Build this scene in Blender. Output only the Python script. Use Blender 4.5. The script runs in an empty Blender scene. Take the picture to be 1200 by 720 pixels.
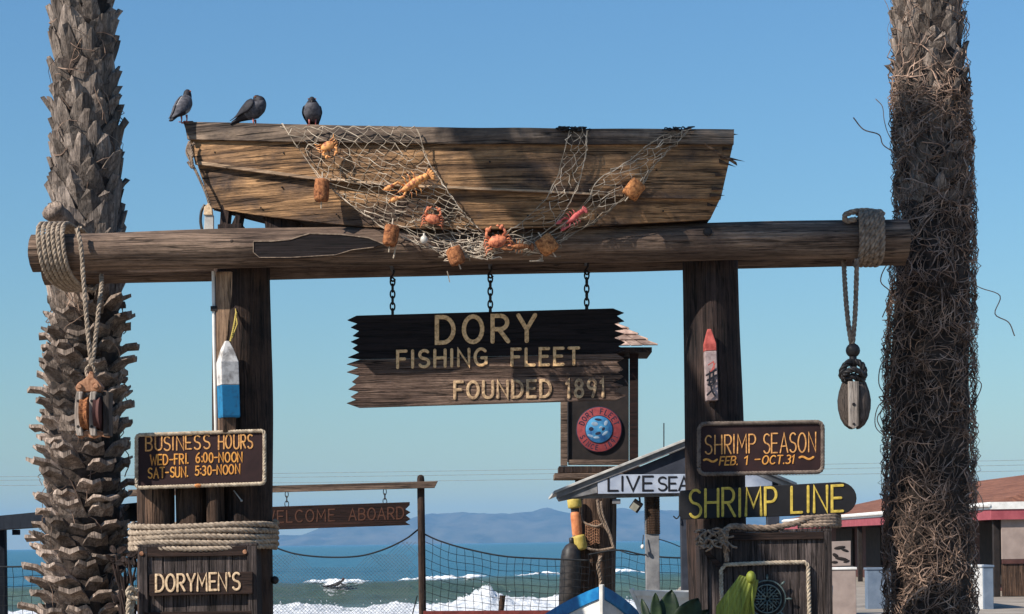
import bpy, math, random
import numpy as np
from mathutils import Vector, Matrix, noise
R = math.radians
PI = math.pi
rng = random.Random(7)
scene = bpy.context.scene
COL = scene.collection

# ------------------------------------------------------------------ camera
F = 2250.0            # focal length in photo pixels (photo 1200 x 720)
HX, HY = 600.0, 636.0 # where the level line of sight meets the photo
ROLL = R(0.8)
EYE = 1.6
cam_d = bpy.data.cameras.new('camera')
cam_d.sensor_width = 36.0
cam_d.lens = 36.0 * F / 1200.0
cam_d.shift_y = (HY - 360.0) / 1200.0
cam_d.clip_start = 0.1
cam_d.clip_end = 60000
cam = bpy.data.objects.new('camera', cam_d)
cam.rotation_mode = 'QUATERNION'
cam.location = (0, 0, EYE)
cam.rotation_quaternion = (Matrix.Rotation(R(90), 4, 'X') @ Matrix.Rotation(-ROLL, 4, 'Z')).to_quaternion()
COL.objects.link(cam)
scene.camera = cam

# ------------------------------------------------------------------ light
SUN = Vector((-0.63, -0.43, 0.645)).normalized()   # towards the sun
world = bpy.data.worlds.new('World')
scene.world = world
world.use_nodes = True
wn = world.node_tree.nodes
wl = world.node_tree.links
for n in list(wn): wn.remove(n)
sky = wn.new('ShaderNodeTexSky')
sky.sky_type = 'NISHITA'
sky.sun_disc = False
sky.sun_elevation = math.asin(SUN.z)
sky.sun_rotation = math.atan2(SUN.x, SUN.y)
sky.altitude = 0
sky.air_density = 1.7
sky.dust_density = 0.0
sky.ozone_density = 8.0
bg = wn.new('ShaderNodeBackground')
bg.inputs['Strength'].default_value = 0.085
wo = wn.new('ShaderNodeOutputWorld')
tint = wn.new('ShaderNodeMix'); tint.data_type = 'RGBA'; tint.blend_type = 'MULTIPLY'
tint.inputs[0].default_value = 1.0
tint.inputs[7].default_value = (0.70, 0.885, 1.02, 1)    # the clear cyan-blue cast of this photograph's sky
wl.new(sky.outputs[0], tint.inputs[6])
wl.new(tint.outputs[2], bg.inputs['Color'])
wl.new(bg.outputs[0], wo.inputs['Surface'])
sd = bpy.data.lights.new('sun', 'SUN')
sd.energy = 5.0
sd.angle = R(0.5)
sd.color = (1.0, 0.93, 0.82)
sun = bpy.data.objects.new('sun', sd)
sun.rotation_mode = 'QUATERNION'
sun.rotation_quaternion = SUN.to_track_quat('Z', 'Y')
sun.location = (-20, -10, 30)
COL.objects.link(sun)
vs = scene.view_settings
vs.view_transform = 'Standard'
vs.look = 'None'
vs.exposure = 0.5
vs.gamma = 1.0
vs.use_curve_mapping = False
scene.cycles.use_denoising = True
scene.cycles.max_bounces = 6
scene.cycles.volume_bounces = 0

# ------------------------------------------------------------------ pixel of the photo at depth Y -> place in the world
CR, SR = math.cos(ROLL), math.sin(ROLL)
def P(px, py, Y):
    u, v = px - HX, HY - py
    x = u * CR + v * SR
    z = -u * SR + v * CR
    return Vector((x / F * Y, Y, EYE + z / F * Y))
def M(px, Y):          # pixels -> metres
    return px / F * Y
def sm(a, b, x):
    t = min(1, max(0, (x - a) / (b - a)))
    return t * t * (3 - 2 * t)
def interp(x, xs, ys):
    return float(np.interp(x, xs, ys))

# ------------------------------------------------------------------ mesh builder
BASE = {}
class MB:
    def __init__(s):
        s.v, s.f, s.m = [], [], []
        s.mi = 0
    def add(s, vs, fs):
        o = len(s.v)
        s.v.extend(Vector(v) for v in vs)
        for f in fs:
            s.f.append([i + o for i in f]); s.m.append(s.mi)
        return s
    def box(s, c, size, rot=None, taper=None):
        hx, hy, hz = size[0] / 2, size[1] / 2, size[2] / 2
        vs = [Vector((x, y, z)) for z in (-hz, hz) for y in (-hy, hy) for x in (-hx, hx)]
        if rot is not None: vs = [rot @ v for v in vs]
        c = Vector(c)
        return s.add([v + c for v in vs], [(0, 2, 3, 1), (4, 5, 7, 6), (0, 1, 5, 4), (2, 6, 7, 3), (0, 4, 6, 2), (1, 3, 7, 5)])
    def prism(s, pts, d):
        """pts: loop of 3-D points (facing -Y, counter-clockwise seen from the camera); d: extrusion vector away"""
        n = len(pts)
        d = Vector(d)
        vs = [Vector(p) for p in pts] + [Vector(p) + d for p in pts]
        fs = [list(range(n)), list(range(2 * n - 1, n - 1, -1))]
        for i in range(n):
            j = (i + 1) % n
            fs.append((j, i, i + n, j + n))
        return s.add(vs, fs)
    def frames(s, pts, closed=False):
        n = len(pts)
        T = []
        for i in range(n):
            if closed: a, b = pts[i - 1], pts[(i + 1) % n]
            else: a, b = pts[max(0, i - 1)], pts[min(n - 1, i + 1)]
            t = (b - a)
            T.append(t.normalized() if t.length > 1e-9 else Vector((0, 0, 1)))
        u = T[0].orthogonal().normalized()
        fr = []
        for i in range(n):
            u = u - T[i] * u.dot(T[i])
            u = u.normalized() if u.length > 1e-9 else T[i].orthogonal().normalized()
            fr.append((T[i], u, T[i].cross(u)))
        return fr
    def tube(s, pts, r, n=8, closed=False, cap=True):
        pts = [Vector(p) for p in pts]
        k = len(pts)
        rr = r if isinstance(r, (list, tuple)) else [r] * k
        fr = s.frames(pts, closed)
        vs = []
        for i in range(k):
            _, u, w = fr[i]
            for j in range(n):
                a = 2 * PI * j / n
                vs.append(pts[i] + (u * math.cos(a) + w * math.sin(a)) * rr[i])
        fs = []
        for i in range(k if closed else k - 1):
            i2 = (i + 1) % k
            for j in range(n):
                j2 = (j + 1) % n
                fs.append((i * n + j, i * n + j2, i2 * n + j2, i2 * n + j))
        if cap and not closed:
            fs.append(tuple(range(n - 1, -1, -1)))
            fs.append(tuple((k - 1) * n + j for j in range(n)))
        return s.add(vs, fs)
    def lathe(s, prof, c, n=24, rot0=0.0, axis=None, sy=1.0):
        """prof: (r, h) pairs; turned about +Z (or the axis matrix) at c"""
        c = Vector(c)
        vs = []
        for r, h in prof:
            for j in range(n):
                a = rot0 + 2 * PI * j / n
                v = Vector((r * math.cos(a), r * math.sin(a) * sy, h))
                if axis is not None: v = axis @ v
                vs.append(c + v)
        fs = []
        k = len(prof)
        for i in range(k - 1):
            for j in range(n):
                j2 = (j + 1) % n
                fs.append((i * n + j, i * n + j2, (i + 1) * n + j2, (i + 1) * n + j))
        fs.append(tuple(range(n - 1, -1, -1)))
        fs.append(tuple((k - 1) * n + j for j in range(n)))
        return s.add(vs, fs)
    def ellipsoid(s, c, r, rot=None, n=12, k=8):
        c = Vector(c)
        vs, fs = [], []
        for i in range(k + 1):
            th = PI * i / k
            for j in range(n):
                a = 2 * PI * j / n
                st = max(math.sin(th), 0.02)
                v = Vector((r[0] * st * math.cos(a), r[1] * st * math.sin(a), -r[2] * math.cos(th)))
                if rot is not None: v = rot @ v
                vs.append(c + v)
        for i in range(k):
            for j in range(n):
                j2 = (j + 1) % n
                fs.append((i * n + j, i * n + j2, (i + 1) * n + j2, (i + 1) * n + j))
        fs.append(tuple(range(n - 1, -1, -1)))
        fs.append(tuple(k * n + j for j in range(n)))
        return s.add(vs, fs)
    def grid(s, fn, nu, nv, closed_u=False):
        vs = [fn(i / (nu if closed_u else nu - 1), j / (nv - 1)) for j in range(nv) for i in range(nu)]
        fs = []
        for j in range(nv - 1):
            for i in range(nu if closed_u else nu - 1):
                i2 = (i + 1) % nu
                fs.append((j * nu + i, j * nu + i2, (j + 1) * nu + i2, (j + 1) * nu + i))
        return s.add(vs, fs)
    def rope(s, pts, r, closed=False, pitch=None, n=6, fray=0.0):
        """a laid rope: three strands twisted round the path"""
        pts = resample(pts, r * 0.62, closed)
        pitch = pitch or r * 6.0
        fr = s.frames(pts, closed)
        d = [0.0]
        for i in range(1, len(pts)): d.append(d[-1] + (pts[i] - pts[i - 1]).length)
        for k in range(3):
            path = []
            for i, p in enumerate(pts):
                a = 2 * PI * (d[i] / pitch + k / 3)
                path.append(p + (fr[i][1] * math.cos(a) + fr[i][2] * math.sin(a)) * r * 0.5)
            s.tube(path, r * 0.54, n)
        return s
    def build(s, name, mat, parent=None, smooth=False, bevel=0.0, base=None, tag=None, kind=None):
        b = BASE[parent.name] if parent is not None else Vector(base if base is not None else (0, 0, 0))
        me = bpy.data.meshes.new(name)
        me.from_pydata([tuple(v - b) for v in s.v], [], s.f)
        mats = mat if isinstance(mat, (list, tuple)) else [mat]
        for m in mats: me.materials.append(m)
        if len(mats) > 1: me.polygons.foreach_set('material_index', s.m)
        if smooth:
            me.polygons.foreach_set('use_smooth', [True] * len(me.polygons))
            if smooth != 'all': me.set_sharp_from_angle(angle=R(40))
        me.update()
        o = bpy.data.objects.new(name, me)
        COL.objects.link(o)
        if parent is not None: o.parent = parent
        else: o.location = b
        BASE[o.name] = b
        if bevel:
            bv = o.modifiers.new('bevel', 'BEVEL')
            bv.width = bevel; bv.segments = 2; bv.limit_method = 'ANGLE'; bv.angle_limit = R(40)
        if tag:
            o['label'] = tag[0]; o['category'] = tag[1]
            if len(tag) > 2: o['group'] = tag[2]
        if kind: o['kind'] = kind
        return o

def thing(name, label, cat, base, group=None):
    o = bpy.data.objects.new(name, None)
    COL.objects.link(o)
    o.location = base
    o.empty_display_size = 0.2
    o['label'] = label; o['category'] = cat
    if group: o['group'] = group
    BASE[o.name] = Vector(base)
    return o

def resample(pts, step, closed=False):
    pts = [Vector(p) for p in pts]
    if closed: pts = pts + [pts[0]]
    out = [pts[0].copy()]
    acc = 0.0
    for a, b in zip(pts, pts[1:]):
        L = (b - a).length
        if L < 1e-9: continue
        t = step - acc
        while t < L:
            out.append(a + (b - a) * (t / L)); t += step
        acc = L - (t - step)
    if not closed: out.append(pts[-1].copy())
    return out

def smooth_path(pts, n=8):
    """Catmull-Rom through the points"""
    pts = [Vector(p) for p in pts]
    q = [pts[0] * 2 - pts[1]] + pts + [pts[-1] * 2 - pts[-2]]
    out = []
    for i in range(1, len(q) - 2):
        p0, p1, p2, p3 = q[i - 1:i + 3]
        for k in range(n):
            t = k / n
            out.append(0.5 * ((2 * p1) + (p2 - p0) * t + (2 * p0 - 5 * p1 + 4 * p2 - p3) * t * t + (3 * p1 - p0 - 3 * p2 + p3) * t ** 3))
    out.append(pts[-1].copy())
    return out

def nz(x, y=0.0, z=0.0):
    return noise.noise(Vector((x, y, z)))

# ------------------------------------------------------------------ materials
def newmat(name):
    m = bpy.data.materials.new(name)
    m.use_nodes = True
    return m, m.node_tree.nodes, m.node_tree.links, m.node_tree.nodes['Principled BSDF']
def ramp(N, stops):
    r = N.new('ShaderNodeValToRGB')
    e = r.color_ramp.elements
    while len(e) < len(stops): e.new(0.5)
    for el, (p, c) in zip(e, stops):
        el.position = p; el.color = (*c, 1) if len(c) == 3 else c
    return r
def mixc(N, L, kind, fac, a, b):
    m = N.new('ShaderNodeMix'); m.data_type = 'RGBA'; m.blend_type = kind
    for sock, val in ((m.inputs[0], fac), (m.inputs[6], a), (m.inputs[7], b)):
        if hasattr(val, 'links'): L.new(val, sock)
        elif isinstance(val, (int, float)): sock.default_value = val
        else: sock.default_value = (*val, 1)
    return m.outputs[2]
def objvec(N, L, scale, rnd=True):
    tc = N.new('ShaderNodeTexCoord')
    mp = N.new('ShaderNodeMapping')
    mp.inputs['Scale'].default_value = scale
    src = tc.outputs['Object']
    if rnd:
        oi = N.new('ShaderNodeObjectInfo')
        ad = N.new('ShaderNodeVectorMath'); ad.operation = 'MULTIPLY_ADD'
        L.new(oi.outputs['Random'], ad.inputs[0])
        ad.inputs[1].default_value = (17.3, 9.1, 23.7)
        L.new(src, ad.inputs[2])
        src = ad.outputs[0]
    L.new(src, mp.inputs['Vector'])
    return mp.outputs['Vector']
def noisen(N, L, vec, scale, detail=6, rough=0.6, dist=0.0):
    n = N.new('ShaderNodeTexNoise')
    n.inputs['Scale'].default_value = scale
    n.inputs['Detail'].default_value = detail
    n.inputs['Roughness'].default_value = rough
    n.inputs['Distortion'].default_value = dist
    L.new(vec, n.inputs['Vector'])
    return n.outputs['Fac']
def bumpn(N, L, b, h, strength, dist):
    bp = N.new('ShaderNodeBump')
    bp.inputs['Strength'].default_value = strength
    bp.inputs['Distance'].default_value = dist
    L.new(h, bp.inputs['Height'])
    L.new(bp.outputs[0], b.inputs['Normal'])
def wood(name, dark, light, axis='x', scale=1.0, bump=0.7, rough=0.85, stain=None, stain_amt=0.6, dist=0.02, fibre=0.5, lo=0.3, hi=0.72, crack=0.8, island=0.0, flat=None):
    def S(c_):
        if flat: c_['xyz'.index(flat)] = c_[i] * 1.5
        return c_
    i = 'xyz'.index(axis)
    m, N, L, b = newmat(name)
    sc = [11 * scale] * 3; sc[i] = 0.55 * scale
    v = objvec(N, L, S(sc))
    n1 = noisen(N, L, v, 1.3, 9, 0.62, 0.5)
    mid = tuple((a + c) / 2 * 0.9 for a, c in zip(dark, light))
    r = ramp(N, [(lo, dark), ((lo + hi) / 2, mid), (hi, light)])
    L.new(n1, r.inputs[0])
    sc2 = [60 * scale] * 3; sc2[i] = 1.6 * scale
    n2 = noisen(N, L, objvec(N, L, S(sc2)), 1.0, 5, 0.7, 0.2)
    r2 = ramp(N, [(0.36, (1 - fibre,) * 3), (0.6, (1.08,) * 3)])
    L.new(n2, r2.inputs[0])
    c = mixc(N, L, 'MULTIPLY', 1.0, r.outputs[0], r2.outputs[0])
    if stain:
        n3 = noisen(N, L, objvec(N, L, [1.1, 1.1, 1.6]), 1.3, 6, 0.65, 0.3)
        r3 = ramp(N, [(0.44, (0, 0, 0)), (0.62, (stain_amt,) * 3)])
        L.new(n3, r3.inputs[0])
        c = mixc(N, L, 'MIX', r3.outputs[0], c, stain)
    # long dry cracks along the grain and short dark flecks
    sc3 = [26 * scale] * 3; sc3[i] = 0.7 * scale
    n4 = noisen(N, L, objvec(N, L, S(sc3)), 0.9, 3, 0.5, 0.25)
    r4 = ramp(N, [(0.480, (1,) * 3), (0.495, (1 - crack,) * 3), (0.505, (1 - crack,) * 3), (0.52, (1,) * 3)])
    L.new(n4, r4.inputs[0])
    sc5 = [70 * scale] * 3; sc5[i] = 11 * scale
    n5 = noisen(N, L, objvec(N, L, S(sc5)), 1.0, 4, 0.75, 0.3)
    r5 = ramp(N, [(0.33, (0.45,) * 3), (0.52, (1.04,) * 3)])
    L.new(n5, r5.inputs[0])
    c = mixc(N, L, 'MULTIPLY', 1.0, c, r4.outputs[0])
    c = mixc(N, L, 'MULTIPLY', 0.75, c, r5.outputs[0])
    if island:
        g = N.new('ShaderNodeNewGeometry'); mr = N.new('ShaderNodeMapRange')
        mr.inputs['To Min'].default_value = 1 - island; mr.inputs['To Max'].default_value = 1 + island
        L.new(g.outputs['Random Per Island'], mr.inputs[0])
        cb = N.new('ShaderNodeCombineColor')
        for k in range(3): L.new(mr.outputs[0], cb.inputs[k])
        c = mixc(N, L, 'MULTIPLY', 1.0, c, cb.outputs[0])
    L.new(c, b.inputs['Base Color'])
    b.inputs['Roughness'].default_value = rough
    b.inputs['Specular IOR Level'].default_value = 0.25
    ad0 = N.new('ShaderNodeMath'); ad0.operation = 'MULTIPLY_ADD'
    L.new(r4.outputs[0], ad0.inputs[0]); ad0.inputs[1].default_value = 0.5; L.new(n2, ad0.inputs[2])
    n2 = ad0.outputs[0]
    ad = N.new('ShaderNodeMath'); ad.operation = 'MULTIPLY_ADD'
    L.new(n2, ad.inputs[0]); ad.inputs[1].default_value = 0.55; L.new(n1, ad.inputs[2])
    bumpn(N, L, b, ad.outputs[0], bump, dist)
    return m
def rough_mat(name, dark, light, scale=8, rough=0.8, bump=0.4, dist=0.01, island=0.0, spec=0.3, detail=6, metallic=0.0, lo=0.35, hi=0.68, trans=0.0):
    m, N, L, b = newmat(name)
    n1 = noisen(N, L, objvec(N, L, (1, 1, 1)), scale, detail, 0.62, 0.2)
    r = ramp(N, [(lo, dark), (hi, light)])
    L.new(n1, r.inputs[0])
    c = r.outputs[0]
    if island:
        g = N.new('ShaderNodeNewGeometry')
        mr = N.new('ShaderNodeMapRange')
        mr.inputs['To Min'].default_value = 1 - island
        mr.inputs['To Max'].default_value = 1 + island
        L.new(g.outputs['Random Per Island'], mr.inputs[0])
        cb = N.new('ShaderNodeCombineColor')
        for k in range(3): L.new(mr.outputs[0], cb.inputs[k])
        c = mixc(N, L, 'MULTIPLY', 1.0, c, cb.outputs[0])
    L.new(c, b.inputs['Base Color'])
    b.inputs['Roughness'].default_value = rough
    b.inputs['Specular IOR Level'].default_value = spec
    b.inputs['Metallic'].default_value = metallic
    if trans:
        out = [n for n in N if n.type == 'OUTPUT_MATERIAL'][0]
        tr = N.new('ShaderNodeBsdfTranslucent'); L.new(c, tr.inputs['Color'])
        mx = N.new('ShaderNodeMixShader'); mx.inputs[0].default_value = trans
        L.new(b.outputs[0], mx.inputs[1]); L.new(tr.outputs[0], mx.inputs[2]); L.new(mx.outputs[0], out.inputs['Surface'])
    if bump: bumpn(N, L, b, n1, bump, dist)
    return m

m_beam = wood('beam_wood', (0.085, 0.056, 0.043), (0.42, 0.285, 0.205), 'x', 0.8, 0.9, stain=(0.085, 0.055, 0.043), stain_amt=0.7, dist=.03, crack=.7)
m_beam_end = wood('beam_end_grain', (0.03, 0.022, 0.018), (0.13, 0.09, 0.07), 'y', 1.0, 1.0)
m_post = wood('post_wood', (0.014, 0.010, 0.0095), (0.072, 0.044, 0.034), 'z', 0.9, 0.9, stain=(0.11, 0.062, 0.04), stain_amt=0.4)
m_post_dark = wood('dark_post_wood', (0.014, 0.011, 0.012), (0.065, 0.042, 0.036), 'z', 0.9, 0.9, stain=(0.09, 0.05, 0.036), stain_amt=0.3)
m_piling = wood('piling_wood', (0.03, 0.018, 0.014), (0.24, 0.14, 0.09), 'z', 0.8, 1.0, dist=0.04, stain=(0.05, 0.03, 0.022))
m_post_sunlit = wood('sunlit_post_wood', (0.20, 0.12, 0.075), (0.70, 0.45, 0.29), 'z', 0.8, 1.0, dist=0.03, stain=(0.14, 0.085, 0.055), stain_amt=.5)  # pale tone paints sunlight on the left gate post's side
m_boat = wood('boat_plank_wood', (0.062, 0.034, 0.021), (0.66, 0.375, 0.185), 'x', 0.9, 0.9, stain=(0.085, 0.058, 0.046), stain_amt=0.95, fibre=0.45, lo=.30, hi=.68, dist=.03, flat='y')
m_boat_top = wood('gunwale_wood', (0.05, 0.036, 0.030), (0.36, 0.26, 0.19), 'x', 0.6, 0.9, stain=(0.055, 0.042, 0.037), stain_amt=0.9, lo=.36, hi=.68, flat='y')
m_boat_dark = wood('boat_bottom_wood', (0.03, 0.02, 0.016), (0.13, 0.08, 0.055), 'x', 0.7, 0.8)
m_sign_black = wood('blackened_sign_wood', (0.008, 0.006, 0.007), (0.024, 0.016, 0.016), 'x', 0.9, 0.5, fibre=0.3)
m_sign_brown = wood('weathered_sign_wood', (0.11, 0.068, 0.052), (0.42, 0.28, 0.21), 'x', 0.8, 1.0, dist=0.07, fibre=0.6, stain=(0.10, 0.062, 0.05), stain_amt=.7)
m_grey_plank = wood('grey_plank_wood', (0.022, 0.017, 0.018), (0.21, 0.16, 0.145), 'z', 0.9, 1.0, dist=0.03, fibre=0.65, stain=(0.03, 0.022, 0.02))
m_red_wood = wood('redwood_sign', (0.014, 0.006, 0.0055), (0.038, 0.016, 0.012), 'x', 0.9, 0.5)
m_maroon = rough_mat('maroon_board_paint', (0.016, 0.006, 0.007), (0.032, 0.012, 0.012), 6, 0.75, 0.25)
m_black_board = rough_mat('black_board_paint', (0.007, 0.0065, 0.008), (0.015, 0.014, 0.016), 6, 0.7, 0.15)
m_brown_plank = wood('brown_plank', (0.02, 0.011, 0.009), (0.06, 0.034, 0.026), 'x', 0.9, 0.5)
m_cream = rough_mat('cream_letter_paint', (0.30, 0.16, 0.065), (0.80, 0.51, 0.26), 34, 0.75, 0.4, lo=.3, hi=.55)
m_cream_pale = rough_mat('pale_letter_paint', (0.30, 0.19, 0.11), (0.72, 0.52, 0.33), 34, 0.75, 0.4, lo=.3, hi=.55)
m_worn_cream = rough_mat('worn_letter_paint', (0.14, 0.08, 0.05), (0.62, 0.42, 0.24), 28, 0.75, 0.5, lo=.32, hi=.62)
m_orange_let = rough_mat('orange_letter_paint', (0.50, 0.19, 0.04), (0.75, 0.37, 0.08), 40, 0.7, 0.1)
m_amber_let = rough_mat('amber_letter_paint', (0.26, 0.10, 0.04), (0.68, 0.34, 0.11), 34, 0.7, 0.2, lo=.3, hi=.55)
m_yellow_let = rough_mat('yellow_letter_paint', (0.30, 0.21, 0.035), (0.64, 0.46, 0.08), 26, 0.7, 0.2, lo=.3, hi=.58)
m_faded_let = rough_mat('faded_letter', (0.05, 0.02, 0.013), (0.105, 0.042, 0.024), 30, 0.8, 0.1)
m_black_let = rough_mat('black_letter_paint', (0.006, 0.007, 0.012), (0.014, 0.014, 0.02), 20, 0.6, 0.0)
m_rope = rough_mat('pale_rope', (0.26, 0.20, 0.145), (0.60, 0.50, 0.38), 22, 0.95, 0.5, 0.004, spec=0.1)
m_red_dark = rough_mat('dark_red_paint', (0.10, 0.02, 0.018), (0.20, 0.04, 0.035), 14, 0.7, 0.3)
m_rope_mid = rough_mat('grey_rope', (0.19, 0.145, 0.11), (0.46, 0.37, 0.285), 22, 0.95, 0.5, 0.004, spec=0.1)
m_pink_worn = rough_mat('faded_pink_paint', (0.22, 0.16, 0.155), (0.44, 0.34, 0.33), 16, 0.75, 0.3)
m_rope_dark = rough_mat('weathered_rope', (0.13, 0.095, 0.075), (0.36, 0.27, 0.20), 22, 0.95, 0.5, 0.004, spec=0.1)
m_rope_border = rough_mat('shaded_rope_border', (0.09, 0.07, 0.06), (0.22, 0.17, 0.14), 22, 0.95, 0.4, 0.004, spec=0.1)  # shade on the shrimp board's rope edge, put into the colour
m_net = rough_mat('net_twine', (0.20, 0.16, 0.12), (0.68, 0.57, 0.45), 5, 0.95, 0.0, island=0.5, spec=0.1)
m_net_dark = rough_mat('dark_net_twine', (0.012, 0.014, 0.017), (0.03, 0.032, 0.036), 9, 0.9, 0.0)
m_wire = rough_mat('fence_wire', (0.05, 0.055, 0.06), (0.10, 0.10, 0.11), 9, 0.7, 0.0)
m_cork = rough_mat('rusty_cork', (0.09, 0.027, 0.013), (0.40, 0.16, 0.065), 34, 0.95, 0.9, 0.014, lo=.34, hi=.6)
m_cork_or = rough_mat('orange_cork', (0.15, 0.05, 0.02), (0.60, 0.25, 0.09), 34, 0.95, 0.9, 0.014, lo=.34, hi=.6)
m_crab = rough_mat('orange_crab_shell', (0.22, 0.05, 0.03), (0.78, 0.36, 0.12), 34, 0.6, 0.4, 0.006, lo=.34, hi=.56)
m_crab_red = rough_mat('red_crab_shell', (0.17, 0.03, 0.025), (0.70, 0.23, 0.11), 34, 0.6, 0.4, 0.006, lo=.34, hi=.58)
m_pink = rough_mat('pink_red_shell', (0.42, 0.06, 0.06), (0.72, 0.19, 0.17), 25, 0.6, 0.3, 0.004)
m_iron = rough_mat('black_iron', (0.010, 0.010, 0.012), (0.035, 0.03, 0.03), 30, 0.6, 0.3, 0.003, metallic=0.3)
m_rust = rough_mat('rusty_metal', (0.17, 0.07, 0.035), (0.50, 0.26, 0.15), 26, 0.8, 0.4, 0.004)
m_galv = rough_mat('pale_metal', (0.40, 0.37, 0.34), (0.62, 0.58, 0.52), 12, 0.5, 0.1, metallic=0.2)
m_white = rough_mat('white_paint', (0.62, 0.60, 0.57), (0.82, 0.80, 0.77), 7, 0.55, 0.15)
m_offwhite = rough_mat('weathered_white_paint', (0.34, 0.33, 0.32), (0.62, 0.60, 0.57), 9, 0.7, 0.2)
m_grey_paint = rough_mat('grey_paint', (0.13, 0.13, 0.14), (0.27, 0.265, 0.27), 7, 0.75, 0.25)
m_slate = rough_mat('slate_paint', (0.024, 0.028, 0.042), (0.045, 0.05, 0.07), 7, 0.7, 0.2)
m_sign_white = rough_mat('white_sign_board', (0.30, 0.35, 0.46), (0.46, 0.51, 0.62), 5, 0.6, 0.1)
m_blue = rough_mat('blue_paint', (0.006, 0.13, 0.36), (0.02, 0.24, 0.52), 10, 0.5, 0.2)
m_blue_worn = rough_mat('worn_blue_paint', (0.02, 0.075, 0.15), (0.015, 0.165, 0.34), 10, 0.75, 0.4, lo=.3, hi=.5)
m_white_worn = rough_mat('worn_white_paint', (0.26, 0.24, 0.23), (0.62, 0.59, 0.57), 12, 0.75, 0.3, lo=0.35, hi=0.55)
m_red_worn = rough_mat('worn_red_paint', (0.30, 0.05, 0.04), (0.55, 0.12, 0.10), 14, 0.7, 0.3)
m_navy = rough_mat('navy_paint', (0.006, 0.008, 0.013), (0.014, 0.017, 0.024), 6, 0.85, 0.2, spec=0.1)
m_black = rough_mat('black_rubber', (0.012, 0.011, 0.012), (0.045, 0.038, 0.036), 14, 0.5, 0.3, 0.006)
m_block = wood('block_wood', (0.22, 0.18, 0.155), (0.52, 0.44, 0.38), 'z', 1.2, 0.5)
m_block_dark = wood('dark_block_wood', (0.05, 0.04, 0.036), (0.17, 0.13, 0.11), 'z', 1.2, 0.5)
m_palm = rough_mat('palm_trunk_bark', (0.016, 0.012, 0.010), (0.075, 0.055, 0.046), 9, 0.95, 0.9, 0.05)
m_boot = wood('palm_leaf_base', (0.16, 0.115, 0.09), (0.76, 0.60, 0.50), 'z', 1.1, 0.9, dist=0.02, stain=(0.08, 0.058, 0.047), stain_amt=0.7, fibre=0.4, island=.4, crack=.6)
m_piling_pale_x = wood('pale_batten_wood', (0.22, 0.14, 0.09), (0.74, 0.52, 0.34), 'x', 0.8, 0.8, stain=(0.2, 0.13, 0.09), stain_amt=.6, flat='y')
m_boot_upper = wood('aged_leaf_base', (0.11, 0.082, 0.068), (0.48, 0.39, 0.33), 'z', 1.1, 0.9, dist=0.02, stain=(0.065, 0.05, 0.043), stain_amt=0.65, fibre=0.4, island=.4, crack=.5)
m_fibre = rough_mat('palm_root_fibre', (0.085, 0.056, 0.044), (0.40, 0.275, 0.21), 6, 0.95, 0.0, island=0.6, spec=0.1)
m_frond = rough_mat('palm_frond', (0.04, 0.075, 0.02), (0.09, 0.14, 0.04), 3, 0.6, 0.0, island=0.4)
m_leaf_dark = rough_mat('dark_leaf', (0.005, 0.014, 0.006), (0.022, 0.040, 0.013), 8, 0.55, 0.2, 0.01, island=0.3, spec=0.25)
m_leaf_lime = wood('lime_leaf', (0.13, 0.16, 0.018), (0.34, 0.36, 0.06), 'z', 0.8, 0.3, rough=.5, fibre=.15, crack=.15)
m_teal_metal = rough_mat('verdigris_metal', (0.045, 0.065, 0.06), (0.20, 0.25, 0.23), 20, 0.6, 0.4, 0.004, metallic=0.2)
m_em_red = rough_mat('emblem_red', (0.20, 0.03, 0.035), (0.33, 0.06, 0.06), 14, 0.6, 0.1)
m_em_blue = rough_mat('emblem_blue', (0.015, 0.08, 0.22), (0.06, 0.26, 0.46), 5, 0.6, 0.1, lo=0.4, hi=0.6)
m_em_dark = rough_mat('emblem_dark', (0.010, 0.012, 0.03), (0.02, 0.02, 0.045), 14, 0.6, 0.0)
m_em_pale = rough_mat('emblem_pale', (0.16, 0.24, 0.33), (0.30, 0.37, 0.45), 14, 0.6, 0.0)
m_shingle = rough_mat('roof_shingle', (0.16, 0.095, 0.075), (0.48, 0.34, 0.27), 6, 0.9, 0.6, 0.02, island=0.4)
m_tile_roof = wood('red_brown_roof', (0.15, 0.055, 0.032), (0.36, 0.155, 0.09), 'y', 0.4, 0.6, fibre=0.3, crack=.4)
m_redband = rough_mat('red_fascia_paint', (0.26, 0.055, 0.07), (0.36, 0.085, 0.10), 4, 0.7, 0.1)
m_wall_dark = rough_mat('dark_red_brown_wall', (0.055, 0.022, 0.020), (0.10, 0.042, 0.036), 4, 0.8, 0.2)
m_taupe = rough_mat('taupe_panel', (0.26, 0.20, 0.175), (0.36, 0.28, 0.245), 3, 0.8, 0.1)
m_blue_grey = rough_mat('blue_grey_paint', (0.10, 0.135, 0.19), (0.16, 0.20, 0.26), 3, 0.7, 0.1)
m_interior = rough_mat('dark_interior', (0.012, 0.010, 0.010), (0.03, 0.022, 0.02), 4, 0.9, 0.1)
m_orange = rough_mat('orange_float_paint', (0.42, 0.13, 0.05), (0.66, 0.26, 0.11), 14, 0.7, 0.3)
m_yellow = rough_mat('yellow_float_paint', (0.34, 0.25, 0.05), (0.58, 0.44, 0.12), 14, 0.7, 0.3)
m_lens = rough_mat('lamp_glass', (0.30, 0.29, 0.24), (0.45, 0.43, 0.36), 10, 0.2, 0.0)
m_p_grey = rough_mat('pigeon_grey_feathers', (0.035, 0.035, 0.045), (0.12, 0.115, 0.13), 34, 0.8, 0.4, 0.006)
m_p_pale = rough_mat('pigeon_pale_feathers', (0.17, 0.16, 0.165), (0.42, 0.39, 0.39), 28, 0.8, 0.3, 0.004)
m_p_dark = rough_mat('pigeon_dark_feathers', (0.008, 0.008, 0.012), (0.032, 0.03, 0.04), 28, 0.7, 0.3, 0.004)
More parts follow.
